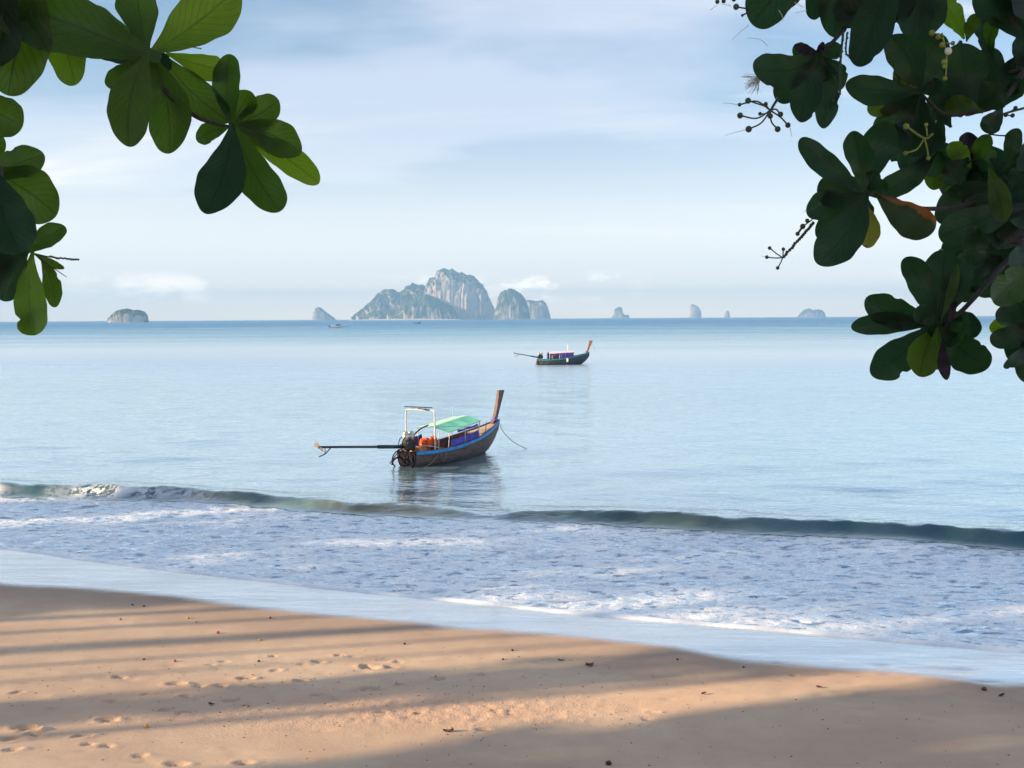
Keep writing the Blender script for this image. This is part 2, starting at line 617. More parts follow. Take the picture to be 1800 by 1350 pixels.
# foam amount
left_break = sstep(-6, -13, SX)
jag = 0.5 * (fbm(SX * 1.6, SY * 0.6, 3, 99) - 0.5)
foam = sstep(-0.78, -1.0, qw + jag) * (0.70 + 0.25 * fbm(SX * 0.35, SY * 0.5, 3, 81))
foam = foam - 0.22 * np.exp(-((qw + 1.5) / 0.8) ** 2) * sstep(1, 7, SX)
foam += left_break * np.exp(-((qw + 0.4) / 0.55) ** 2) * np.clip(1.2 * fbm(SX * 0.7, SY * 0.7, 2, 91) - 0.05, 0, 0.62) * (qw < 0.1)
foam = np.minimum(foam, 0.9)
foam = np.maximum(foam, 1.15 * np.exp(-(np.maximum(VV - 0.17, 0) / 0.09) ** 2) * (0.80 + 0.35 * fbm(SX * 0.9, 0 * SX, 3, 95)))
foam = foam * (qw < 2.5)
idx = np.arange(SX.size).reshape(SX.shape)
Fs = np.stack([idx[:-1, :-1], idx[:-1, 1:], idx[1:, 1:], idx[1:, :-1]], -1).reshape(-1, 4)

m_sea, nt, out = new_mat('sea_water')
tc = nt.node('ShaderNodeTexCoord').outputs['Object']
off = nt.attr('offshore')          # metres from the sand
fo = nt.attr('foam')
w1 = nt.noise(nt.mapping(tc, (0.55, 1.2, 1), rot=(0, 0, R(14))), 1.0, 4, 0.6, 0.3)
w2 = nt.noise(nt.mapping(tc, (2.2, 5.0, 1), rot=(0, 0, R(10))), 1.0, 3, 0.6, 0.2)
w3 = nt.noise(nt.mapping(tc, (0.07, 0.20, 1), rot=(0, 0, R(6))), 1.0, 5, 0.65, 0.3)
far = nt.smooth(off, 25.0, 300.0)
hgt = nt.math('ADD', nt.math('MULTIPLY', w1, 0.20), nt.math('MULTIPLY', w2, 0.055))
hgt = nt.math('ADD', hgt, nt.math('MULTIPLY', w3, nt.math('MULTIPLY', far, 3.0)))
dash = nt.noise(nt.mapping(tc, (0.9, 2.0, 1), rot=(0, 0, R(15))), 1.5, 3, 0.55, 0.4)
hgt = nt.math('ADD', hgt, nt.math('MULTIPLY', dash, nt.math('MULTIPLY', nt.smooth(fo, 0.1, 0.6), 0.22)))
bn = nt.bump(hgt, 1.0, nt.smooth(off, 5.0, 500.0, 0.30, 1.0))
patch = nt.noise(nt.mapping(tc, (0.004, 0.02, 1)), 1.0, 3, 0.6)
depthc = nt.ramp(nt.math('DIVIDE', nt.math('LOGARITHM', nt.math('ADD', off, 1.0), 10.0), 4.0),
                 [(0.30, (0.29, 0.44, 0.50)), (0.44, (0.31, 0.55, 0.66)), (0.54, (0.25, 0.51, 0.64)), (0.64, (0.13, 0.40, 0.58)), (0.76, (0.06, 0.24, 0.48))])
depthc = nt.mix(nt.math('MULTIPLY', nt.smooth(patch, 0.4, 0.7), 0.25), depthc, (0.08, 0.22, 0.30))
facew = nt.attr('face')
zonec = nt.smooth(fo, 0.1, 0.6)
dark_wavelets = nt.math('MULTIPLY', zonec, nt.smooth(nt.noise(nt.mapping(tc, (0.8, 2.3, 1), rot=(0, 0, R(15))), 2.3, 4, 0.6, 0.5), 0.55, 0.62))  # dim reflection on steep wavelet faces, put into the colour by noise
depthc = nt.mix(zonec, depthc, (0.52, 0.62, 0.78))
depthc = nt.mix(dark_wavelets, depthc, (0.13, 0.22, 0.38))
sunlit_olive = nt.attr('sunlit_olive')  # olive patches: sun glowing through the wave, put into the face colour
depthc = nt.mix(facew, depthc, nt.mix(sunlit_olive, (0.022, 0.10, 0.13), (0.30, 0.29, 0.17)))
dif = nt.node('ShaderNodeBsdfDiffuse', Color=depthc, Normal=bn)
trn = nt.node('ShaderNodeBsdfTranslucent', Color=(0.22, 0.23, 0.11))
body = nt.node('ShaderNodeMixShader', i0=nt.math('MULTIPLY', facew, 0.35), i1=dif.outputs[0], i2=trn.outputs[0])
glo = nt.node('ShaderNodeBsdfGlossy', Color=(0.90, 0.97, 1.0), Roughness=nt.smooth(off, 24.0, 170.0, 0.05, 0.46), Normal=bn)
lw = nt.node('ShaderNodeLayerWeight', Blend=0.5, Normal=bn)
fres = nt.ramp(lw.outputs['Facing'], [(0.0, 0.03), (0.45, 0.08), (0.62, 0.30), (0.76, 0.72), (0.92, 0.90), (1.0, 0.95)])
fres = nt.math('MULTIPLY', fres, nt.smooth(nt.math('MULTIPLY', off, nt.smooth(nt.noise(nt.mapping(tc, (0.006, 0.035, 1), rot=(0, 0, R(5))), 1.0, 4, 0.6, 0.3), 0.3, 0.7, 0.6, 1.9)), 40.0, 1100.0, 1.0, 0.30))
fres = nt.math('MULTIPLY', fres, nt.math('SUBTRACT', 1.0, nt.math('MULTIPLY', dark_wavelets, 0.45)))
wat = nt.node('ShaderNodeMixShader', i0=fres, i1=body.outputs[0], i2=glo.outputs[0])
# foam: white lace and torn patches lying on sky-reflecting water
fv = nt.mapping(tc, (0.75, 1.15, 1), rot=(0, 0, R(14)))
wob = nt.node('ShaderNodeVectorMath', {'operation': 'ADD'}, i0=fv, i1=nt.node('ShaderNodeVectorMath', {'operation': 'SCALE'}, i0=nt.noise(fv, 2.2, 4, 0.6, 0, 1), Scale=0.9).outputs[0]).outputs[0]
va = nt.node('ShaderNodeTexVoronoi', {'feature': 'DISTANCE_TO_EDGE'}, Vector=wob, Scale=1.25)
vb = nt.node('ShaderNodeTexVoronoi', {'feature': 'DISTANCE_TO_EDGE'}, Vector=wob, Scale=3.0)
la = nt.smooth(va.outputs[0], 0.14, 0.05)
lb_ = nt.smooth(vb.outputs[0], 0.17, 0.07)
f1 = nt.noise(fv, 1.3, 6, 0.65, 0.5)
f3 = nt.noise(nt.mapping(tc, (0.25, 0.5, 1)), 1.0, 3, 0.6)
lace = nt.math('MAXIMUM', nt.math('MULTIPLY', la, nt.smooth(f1, 0.22, 0.42)), nt.math('MULTIPLY', lb_, nt.smooth(f1, 0.38, 0.56)))
patchf = nt.smooth(nt.math('ADD', f1, nt.math('MULTIPLY', nt.math('SUBTRACT', f3, 0.5), 0.5)), 0.50, 0.60)
lace = nt.math('MAXIMUM', nt.math('MULTIPLY', lace, 1.0), nt.math('MULTIPLY', patchf, 0.9))
solid = nt.smooth(fo, 0.92, 1.05)
fmask = nt.math('MAXIMUM', nt.math('MULTIPLY', nt.math('MULTIPLY', lace, nt.math('SUBTRACT', 1.0, nt.math('MULTIPLY', dark_wavelets, 0.8))), nt.smooth(fo, 0.15, 0.75)), solid)
fb = nt.noise(fv, 9.0, 5, 0.65)
fcol = nt.mix(nt.smooth(fb, 0.3, 0.7), (0.80, 0.84, 0.90), (0.93, 0.95, 0.97))
fbn = nt.bump(nt.math('ADD', fb, nt.math('MULTIPLY', fmask, 1.0)), 0.7, 0.05)
fd = nt.node('ShaderNodeBsdfDiffuse', Color=fcol, Normal=fbn)
fg = nt.node('ShaderNodeBsdfGlossy', Color=(0.92, 0.97, 1.0), Roughness=0.3, Normal=fbn)
fsh = nt.node('ShaderNodeMixShader', i0=0.35, i1=fd.outputs[0], i2=fg.outputs[0])
fin_ = nt.node('ShaderNodeMixShader', i0=nt.math('MULTIPLY', fmask, 0.92), i1=wat.outputs[0], i2=fsh.outputs[0])
nt.l.new(fin_.outputs[0], out.inputs[0])

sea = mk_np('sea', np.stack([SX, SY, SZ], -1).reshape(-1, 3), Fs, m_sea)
set_attr(sea, 'offshore', VV)
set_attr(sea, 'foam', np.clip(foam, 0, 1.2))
pa, pb, pc_ = (on_plane(q, 880, 0.2)[0] for q in (370, 700, 1190))
set_attr(sea, 'sunlit_olive', np.clip(0.8 * np.exp(-((SX - pa) / 1.5) ** 2) + 1.0 * np.exp(-((SX - pb) / 2.6) ** 4) + 0.35 * np.exp(-((SX - pc_) / 2.0) ** 2), 0, 1) * (0.6 + 0.5 * fbm(SX * 0.8, SY, 3, 103)))
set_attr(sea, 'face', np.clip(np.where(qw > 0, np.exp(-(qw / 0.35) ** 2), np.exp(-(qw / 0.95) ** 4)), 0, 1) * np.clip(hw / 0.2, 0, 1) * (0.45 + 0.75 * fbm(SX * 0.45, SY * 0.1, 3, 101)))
tag(sea, 'calm pale blue sea with one low breaker and a belt of foam', 'sea', kind='structure')

# ------------------------------------------------------------------ limestone islands
def island_material(name, green, warm, seed):
    m, nt, out = new_mat(name)
    tc = nt.node('ShaderNodeTexCoord').outputs['Object']
    geo = nt.node('ShaderNodeNewGeometry')
    nz = nt.node('ShaderNodeSeparateXYZ', i0=geo.outputs['Normal']).outputs[2]
    st = nt.noise(nt.mapping(tc, (0.05, 0.05, 0.009), (seed, 0, 0)), 1.0, 6, 0.65, 0.3)
    bl = nt.noise(nt.mapping(tc, (0.012, 0.012, 0.012), (seed * 2, 3, 0)), 1.0, 5, 0.6)
    rock = nt.mix(nt.smooth(st, 0.35, 0.68), (0.32, 0.30, 0.28), (0.72, 0.64, 0.53))
    rock = nt.mix(nt.math('MULTIPLY', nt.smooth(bl, 0.45, 0.7), warm), rock, (0.80, 0.66, 0.52))
    vegn = nt.noise(nt.mapping(tc, (0.03, 0.03, 0.02), (0, seed, 0)), 1.0, 6, 0.7)
    veg = nt.math('ADD', nt.math('MULTIPLY', nz, 0.75), nt.math('SUBTRACT', vegn, 0.5 + 0.28 - green))
    vm = nt.smooth(veg, 0.0, 0.16)
    vc = nt.mix(nt.noise(tc, 0.06, 4, 0.7), (0.045, 0.085, 0.04), (0.12, 0.17, 0.06))
    c = nt.mix(vm, rock, vc)
    b = nt.bump(nt.math('ADD', st, nt.math('MULTIPLY', vegn, 0.6)), 1.0, 9.0)
    d = nt.node('ShaderNodeBsdfDiffuse', Color=c, Roughness=0.5, Normal=b)
    nt.l.new(d.outputs[0], out.inputs[0])
    return m


def ridge_body(name, prof, dist, depth, mat, parent=None, seed=1, power=0.55, rough=0.10, lean=0.0, nseg=90, nt_=34, base_px=557.5):
    """a rock mass lofted along its skyline; prof = photograph skyline (x, y) pairs"""
    P = np.array(prof, float)
    xs = np.linspace(P[0, 0], P[-1, 0], nseg)
    ys = np.interp(xs, P[:, 0], P[:, 1])
    hor = 559.3 + (900 - xs) * 10.5 / 1800
    wid = dist / FPX
    Xw = (xs - 900) * wid
    Hh = np.maximum((hor - ys) * wid + H, 1.0)
    Hh = Hh * (1 + 0.10 * (fbm(xs * 0.22, xs * 0, 4, seed, 0.65) - 0.5))
    span = (P[-1, 0] - P[0, 0]) * wid
    th = np.linspace(0, math.pi, nt_)
    V = np.zeros((nseg, nt_, 3))
    env = np.sqrt(np.clip(1 - (2 * (np.linspace(0, 1, nseg)) - 1) ** 2, 0.02, 1))
    for i in range(nseg):
        dd = depth * span * (0.35 + 0.65 * env[i])
        c = np.cos(th)
        s = np.sin(th)
        V[i, :, 0] = Xw[i]
        V[i, :, 1] = -np.sign(c) * np.abs(c) ** 0.8 * dd
        V[i, :, 2] = Hh[i] * np.abs(s) ** power - 4 * (s < 0.02)
    X, Y, Z = V[..., 0], V[..., 1], V[..., 2]
    sc = 6.0 / span
    n = fbm(X * sc * 2.2 + seed, Y * sc * 1.2 + Z * sc * 0.8, 5, seed + 3, 0.6) - 0.5
    n2 = fbm(X * sc * 8 + seed, Y * sc * 5 + Z * sc * 1.0, 5, seed + 9, 0.7) - 0.5
    inner = np.clip(np.sin(th), 0, 1)[None, :] ** 0.35
    top = np.abs(np.cos(th))[None, :] ** 0.6
    amp = rough * span
    V[..., 1] += (n * 1.6 + n2 * 1.5) * amp * inner * top
    V[..., 0] += (n2 * 0.5) * amp * inner * top
    V[..., 2] += n2 * amp * 0.35 * inner * top
    V[..., 1] += dist + lean * span
    idx = np.arange(nseg * nt_).reshape(nseg, nt_)
    F = np.stack([idx[:-1, :-1], idx[1:, :-1], idx[1:, 1:], idx[:-1, 1:]], -1).reshape(-1, 4)
    ob = mk_np(name, V.reshape(-1, 3), F, mat)
    if parent is not None:
        ob.parent = parent
        ob.matrix_parent_inverse = WORLD[parent.name].inverted()
    return ob


mi_cliff = island_material('island_cliff', 0.02, 0.9, 1.3)
mi_wood = island_material('island_wooded', 0.32, 0.3, 4.1)
mi_mix = island_material('island_mixed', 0.16, 0.6, 7.7)
mi_pale = island_material('island_pale', -0.04, 1.0, 9.2)
m_beach = simple_mat('far_beach_sand', (0.75, 0.70, 0.62), 0.9, scale=0.05)


def wx(px, dist):
    return (px - 900) * dist / FPX


D1 = 5200
main = empty('limestone_island', (wx(745, D1), D1, 0))
tag(main, 'largest island, a tall pale cliff with wooded ridges to its left', 'island')
ridge_body('cliff', [(742, 549), (748, 520), (752, 500), (757, 488), (768, 486), (770, 475), (782, 472), (795, 474), (808, 479), (822, 483), (835, 487), (846, 497),
                     (855, 510), (862, 527), (869, 541), (874, 557)], D1 + 40, 0.36, mi_cliff, main, 11, 0.30, 0.12, 0.05, 120, 44)
ridge_body('wooded_ridge', [(622, 557), (630, 549), (642, 541), (655, 529), (664, 520), (675, 511), (690, 509), (703, 515), (712, 509), (722, 501), (731, 499),
                            (746, 503), (760, 505), (775, 520), (790, 540), (798, 556)], D1 + 220, 0.22, mi_mix, main, 17, 0.42, 0.16, 0.0, 140, 44)
ridge_body('wooded_slope', [(690, 557), (702, 545), (715, 532), (728, 524), (742, 519), (752, 518), (765, 524), (780, 531), (792, 535), (801, 545), (806, 557)],
           D1 - 60, 0.30, mi_wood, main, 23, 0.62, 0.12, 0.0, 90, 34)
ridge_body('wooded_foot', [(640, 557), (652, 549), (668, 546), (690, 545), (705, 547), (718, 551), (728, 557)], D1 - 30, 0.25, mi_wood, main, 29, 0.6, 0.12, 0, 60, 26)
mb = MB()
bx0, bx1 = wx(617, D1 - 260), wx(808, D1 - 260)
nb = 40
bv, bf = [], []
for i in range(nb + 1):
    t = i / nb
    x = bx0 + (bx1 - bx0) * t
    w = 25 + 70 * math.sin(math.pi * t) ** 0.7
    hb_ = 5.5 * max(0.05, math.sin(math.pi * min(1, t * 1.02))) ** 0.5
    bv += [(x, D1 - 250 - w, -1.0), (x, D1 - 250 - w * 0.2, hb_), (x, D1 - 60, hb_ + 1)]
for i in range(nb):
    a = i * 3
    bf += [(a, a + 3, a + 4, a + 1), (a + 1, a + 4, a + 5, a + 2)]
mk('beach', bv, bf, m_beach, main, True)


def islet(label, prof, dist, depth, mat, seed, power=0.4, rough=0.12, name='limestone_islet', extra=()):
    cx = sum(p[0] for p in prof) / len(prof)
    e = empty(name, (wx(cx, dist), dist, 0))
    tag(e, label, 'island')
    ridge_body('rock', prof, dist, depth, mat, e, seed, power, rough, 0, 70, 30)
    for k, (nm, pr, dd, mt) in enumerate(extra):
        ridge_body(nm, pr, dist + dd, depth, mt, e, seed + 5 + k, 0.5, rough, 0, 40, 22)
    return e


islet('dark rounded dome island close to the right of the largest cliff', [(868, 557), (873, 540), (876, 524), (881, 515), (889, 510), (899, 508), (909, 511), (918, 518),
      (925, 527), (929, 540), (932, 557)], 5000, 0.42, mi_wood, 31, 0.40, 0.07)
islet('pale flat topped rock island right of the dark dome', [(915, 557), (919, 535), (925, 528), (935, 527), (942, 529), (955, 528), (961, 534), (965, 545), (968, 557)],
      6000, 0.40, mi_pale, 37, 0.28, 0.10)
islet('green and cream islet alone on the horizon at far left', [(197, 563.5), (201, 556), (206, 550), (212, 546), (219, 544), (226, 543), (232, 546), (238, 546), (244, 544.5), (250, 547),
      (256, 551), (259, 556), (259.5, 563.5)], 3000, 0.42, mi_mix, 41, 0.38, 0.16)
islet('small cone shaped rock islet with a white face left of the largest island', [(551, 561), (553, 550), (557, 542), (562, 540), (568, 543), (575, 549), (583, 555), (591, 561)], 6600, 0.35, mi_pale, 43, 0.45)
islet('square rock stack with a low skirt, left of the slanted stack', [(1075, 558), (1079, 555), (1081, 544), (1084, 541), (1089, 539.5), (1093, 541), (1095, 551), (1099, 554),
      (1104, 553), (1107, 558)], 8200, 0.35, mi_mix, 47, 0.35, 0.08)
islet('tallest slanted rock stack with a white left face on the right horizon', [(1212, 557.5), (1213, 546), (1212, 538), (1216, 535), (1221, 536), (1227, 540), (1231, 546),
      (1233, 551), (1232, 557.5)], 8000, 0.40, mi_pale, 53, 0.28, 0.08)
islet('tiniest pointed rock right of the tall slanted stack', [(1273, 557), (1275, 549), (1278, 545.5), (1281, 548), (1283, 557)], 8600, 0.40, mi_pale, 59, 0.4, 0.08)
islet('broad twin humped island on the horizon at right', [(1404, 556), (1409, 549), (1415, 544), (1421, 542), (1425, 545), (1429, 545), (1436, 544), (1443, 545), (1446, 548), (1449, 556)],
      7600, 0.35, mi_mix, 61, 0.36, 0.10)

# ------------------------------------------------------------------ boats
def wood_mat(name, c0, c1, rough=0.65, seams=0.0):
    m, nt, out = new_mat(name)
    tc = nt.node('ShaderNodeTexCoord').outputs['Object']
    g = nt.noise(nt.mapping(tc, (0.8, 6, 9)), 2.0, 5, 0.65, 0.4)
    s = nt.noise(nt.mapping(tc, (1.2, 1.2, 2)), 1.3, 4, 0.6)
    c = nt.mix(nt.smooth(g, 0.3, 0.7), c0, c1)
    c = nt.mix(nt.math('MULTIPLY', nt.smooth(s, 0.5, 0.75), 0.45), c, tuple(min(1, x * 1.35 + 0.02) for x in c1))
    h = g
    if seams:
        z = nt.node('ShaderNodeSeparateXYZ', i0=tc).outputs[2]
        w = nt.math('FRACT', nt.math('MULTIPLY', z, 1 / seams))
        line = nt.math('MULTIPLY', nt.smooth(w, 0.0, 0.08), nt.smooth(w, 1.0, 0.92))
        c = nt.mix(nt.math('MULTIPLY', nt.math('SUBTRACT', 1.0, line), 0.6), c, (0.02, 0.015, 0.015))
        h = nt.math('ADD', g, line)
    p = nt.node('ShaderNodeBsdfPrincipled', Base_Color=c, Roughness=rough, Normal=nt.bump(h, 0.5, 0.012))
    nt.l.new(p.outputs[0], out.inputs[0])
    return m


M = {
    'hull': wood_mat('hull_weathered_wood', (0.055, 0.035, 0.035), (0.16, 0.10, 0.085), 0.6, 0.17),
    'hull2': wood_mat('hull_slate_paint', (0.025, 0.033, 0.05), (0.06, 0.065, 0.08), 0.55, 0.17),
    'inside': wood_mat('inside_wood', (0.07, 0.035, 0.03), (0.19, 0.10, 0.075)),
    'deck': wood_mat('deck_planks', (0.34, 0.25, 0.18), (0.50, 0.39, 0.30)),
    'orange_wood': wood_mat('orange_varnished_wood', (0.45, 0.16, 0.06), (0.62, 0.27, 0.10), 0.5),
    'prow': wood_mat('prow_wood', (0.075, 0.045, 0.045), (0.17, 0.10, 0.09)),
    'blue': simple_mat('blue_paint', (0.015, 0.26, 0.62), 0.45, scale=4),
    'teal': simple_mat('teal_paint', (0.02, 0.25, 0.30), 0.45, scale=4),
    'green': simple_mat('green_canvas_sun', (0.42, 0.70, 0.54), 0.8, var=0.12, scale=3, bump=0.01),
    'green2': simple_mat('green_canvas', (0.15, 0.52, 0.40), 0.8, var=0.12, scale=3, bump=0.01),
    'pinkroof': simple_mat('pink_roof_sheet', (0.72, 0.58, 0.62), 0.7, var=0.1),
    'tarp': simple_mat('indigo_tarpaulin', (0.075, 0.055, 0.42), 0.5, var=0.4, scale=5, bump=0.03),
    'tarp2': simple_mat('violet_tarpaulin', (0.10, 0.06, 0.30), 0.5, var=0.5, scale=4, bump=0.03),
    'pipe': simple_mat('cream_painted_pipe', (0.62, 0.55, 0.48), 0.5, var=0.2, scale=8),
    'dark': simple_mat('black_engine_iron', (0.02, 0.02, 0.025), 0.45, metallic=0.3, var=0.5, scale=12),
    'steel': simple_mat('worn_cast_metal', (0.55, 0.52, 0.46), 0.38, metallic=0.7, var=0.3, scale=14),
    'shaft': simple_mat('dark_blue_shaft_paint', (0.012, 0.016, 0.05), 0.4, var=0.4, scale=9),
    'bronze': simple_mat('propeller_bronze', (0.20, 0.15, 0.11), 0.7, metallic=0.0, scale=10),
    'vest': simple_mat('orange_life_vest', (0.75, 0.10, 0.015), 0.7, var=0.25, scale=9, bump=0.01),
    'yellow': simple_mat('yellow_plastic', (0.80, 0.50, 0.03), 0.45, var=0.15),
    'hose': simple_mat('black_rubber', (0.018, 0.016, 0.022), 0.85, var=0.4, spec=0.1),
    'rope': simple_mat('tan_rope', (0.25, 0.18, 0.12), 0.9, var=0.3, scale=30),
    'rope2': simple_mat('grey_rope', (0.16, 0.18, 0.22), 0.9, var=0.3, scale=30),
    'panel': simple_mat('dark_solar_panel', (0.02, 0.025, 0.06), 0.2, var=0.3),
    'white': simple_mat('white_gelcoat', (0.86, 0.86, 0.86), 0.3, var=0.06),
    'red': simple_mat('red_stripe', (0.50, 0.03, 0.04), 0.4),
    'glass': simple_mat('dark_windscreen', (0.02, 0.03, 0.05), 0.1),
    'violet': simple_mat('violet_cloth_wrap', (0.20, 0.12, 0.40), 0.8),
}

STA = [  # x, half beam at gunwale, sheer height, keel height, bilge fullness
    (-0.02, 0.52, 0.63, -0.22, 0.80), (0.5, 0.64, 0.61, -0.28, 0.82), (1.2, 0.76, 0.61, -0.32, 0.84), (2.0, 0.82, 0.65, -0.34, 0.84),
    (2.8, 0.81, 0.73, -0.34, 0.82), (3.6, 0.74, 0.84, -0.30, 0.76), (4.3, 0.62, 0.96, -0.22, 0.68), (4.9, 0.46, 1.09, -0.06, 0.60),
    (5.4, 0.29, 1.22, 0.22, 0.55), (5.75, 0.16, 1.33, 0.58, 0.5), (6.02, 0.05, 1.44, 0.98, 0.5)]


def sta(x):
    A = np.array(STA)
    return [float(np.interp(x, A[:, 0], A[:, k])) for k in range(1, 5)]


def sheer_pt(x, side, dz=0.0, out=0.0):
    b, s, k, f = sta(x)
    return (x, side * (b + out), s + dz)


def section(x, inset=0.0, floor=None, n=7):
    b, s, k, f = sta(x)
    b = max(b - inset, 0.012)
    k2 = k + inset
    if floor is not None:
        k2 = max(k2, min(floor, s - 0.1))
    half = []
    for i in range(n):
        t = i / (n - 1)                       # 0 gunwale -> 1 keel
        yy = b * (1 - t ** (1.4 + 2.2 * f)) if t < 1 else 0.0
        zz = s + (k2 - s) * t ** 0.9
        half.append((yy, zz))
    return [(x, y, z) for (y, z) in half] + [(x, -y, z) for (y, z) in half[-2::-1]]


def loft(secs, mb, flip=False, cap0=False, cap1=False):
    n = len(secs[0])
    v = [p for s in secs for p in s]
    f = []
    for i in range(len(secs) - 1):
        for k in range(n - 1):
            q = (i * n + k, i * n + k + 1, (i + 1) * n + k + 1, (i + 1) * n + k)
            f.append(q[::-1] if flip else q)
    if cap0:
        f.append(tuple(range(n)))
    if cap1:
        f.append(tuple((len(secs) - 1) * n + k for k in range(n - 1, -1, -1)))
    mb.add(v, f)


def ribbon(pts, h, w, mb):
    """rubbing strake following a line: rectangular bar"""
    for i in range(len(pts) - 1):
        a, b = Vector(pts[i]), Vector(pts[i + 1])
        s = 1 if a.y >= 0 else -1
        o = Vector((0, s * w, 0))
        u_ = Vector((0, 0, h))
        v = [a - o * 0.6, a + o, a + o + u_, a - o * 0.6 + u_, b - o * 0.6, b + o, b + o + u_, b - o * 0.6 + u_]
        mb.add(v, [(0, 1, 2, 3), (7, 6, 5, 4), (0, 4, 5, 1), (1, 5, 6, 2), (2, 6, 7, 3), (3, 7, 4, 0)])


def engine(root, tail_len, tail_rise, base=(0.05, 0.0, 0.70), detail=True):
    e = empty_part('engine', root)
    mb = MB()
    bx, by, bz = base
    mb.box((bx, by, bz + 0.10), (0.55, 0.34, 0.26))
    mb.box((bx + 0.05, by, bz + 0.30), (0.42, 0.28, 0.22), 0.1)
    mb.tube([(bx - 0.30, by, bz + 0.12), (bx + 0.34, by, bz + 0.16)], 0.13, 10)
    mb.tube([(bx, by, bz - 0.35), (bx, by, bz)], 0.05, 8)
    blk = mb.build('engine_block', M['dark'], root)
    mb = MB()
    for sx in (-0.14, 0.16):
        mb.tube([(bx + sx, by - 0.02, bz + 0.36), (bx + sx, by - 0.02, bz + 0.66)], [0.13, 0.12], 10)
        mb.ball((bx + sx, by - 0.02, bz + 0.66), 0.125, 10, 6, (1, 1, 0.6))
    mb.box((bx, by - 0.02, bz + 0.52), (0.50, 0.20, 0.12))
    mb.build('cylinder_head', M['steel'], blk, True)
    if detail:
        mb = MB()
        mb.tube(smooth_path([(bx - 0.26, by - .1, bz + 0.5), (bx - 0.46, by - .15, bz + 0.35), (bx - 0.48, by - .12, bz + 0.05), (bx - .3, by - .1, bz - .1)]), 0.022, 6)
        mb.tube(smooth_path([(bx - 0.22, by + .1, bz + 0.52), (bx - 0.38, by + .1, bz + 0.4), (bx - 0.42, by + .12, bz + 0.1)]), 0.018, 6)
        mb.build('fuel_hose', M['hose'], blk, True)
        mb = MB()
        mb.tube(smooth_path([(bx + 0.2, by, bz + 0.42), (bx + 0.7, by, bz + 0.72), (bx + 1.3, by + 0.05, bz + 0.86)]), 0.03, 6)
        mb.build('tiller_bar', M['dark'], blk, True)
    t0 = Vector((bx - 0.25, by, bz + 0.12))
    t1 = Vector((bx - tail_len, by, bz + 0.12 + tail_rise))
    mb = MB()
    mid = t0.lerp(t1, 0.32)
    mb.tube([t0, mid], 0.075, 8)
    sh = mb.build('drive_shaft', M['shaft'], root, True)
    mb = MB()
    mb.tube([mid, t1], [0.05, 0.042], 8)
    mb.build('tail_tube', M['shaft'], sh, True)
    mb = MB()
    d = (t1 - t0).normalized()
    mb.tube([t1 - d * 0.62, t1 - d * 0.30 + Vector((0, 0, -0.26)), t1 + Vector((0, 0, -0.36))], 0.022, 6)
    mb.tube([t1 - d * 0.30, t1 - d * 0.30 + Vector((0, 0, -0.26))], 0.018, 6)
    mb.build('skeg', M['shaft'], sh, True)
    mb = MB()
    mb.ball(t1, 0.06, 8, 6)
    for k in range(2):
        a = k * math.pi + 0.5
        dr = Vector((0, math.cos(a), math.sin(a)))
        sd = Vector((0.35, -math.sin(a) * 0.8, math.cos(a) * 0.8)).normalized()
        pts = []
        for (r_, w) in ((0.03, 0.03), (0.12, 0.085), (0.2, 0.09), (0.26, 0.03)):
            pts.append((t1 + dr * r_ - sd * w, t1 + dr * r_ + sd * w))
        v = [p for q in pts for p in q]
        v += [p + Vector((0.012, 0, 0)) for p in v]
        f = []
        for i in range(3):
            f += [(2 * i, 2 * i + 1, 2 * i + 3, 2 * i + 2), (8 + 2 * i, 8 + 2 * i + 2, 8 + 2 * i + 3, 8 + 2 * i + 1)]
        mb.add(v, f)
    mb.build('propeller', M['bronze'], sh, True)


def empty_part(name, root):
    return None


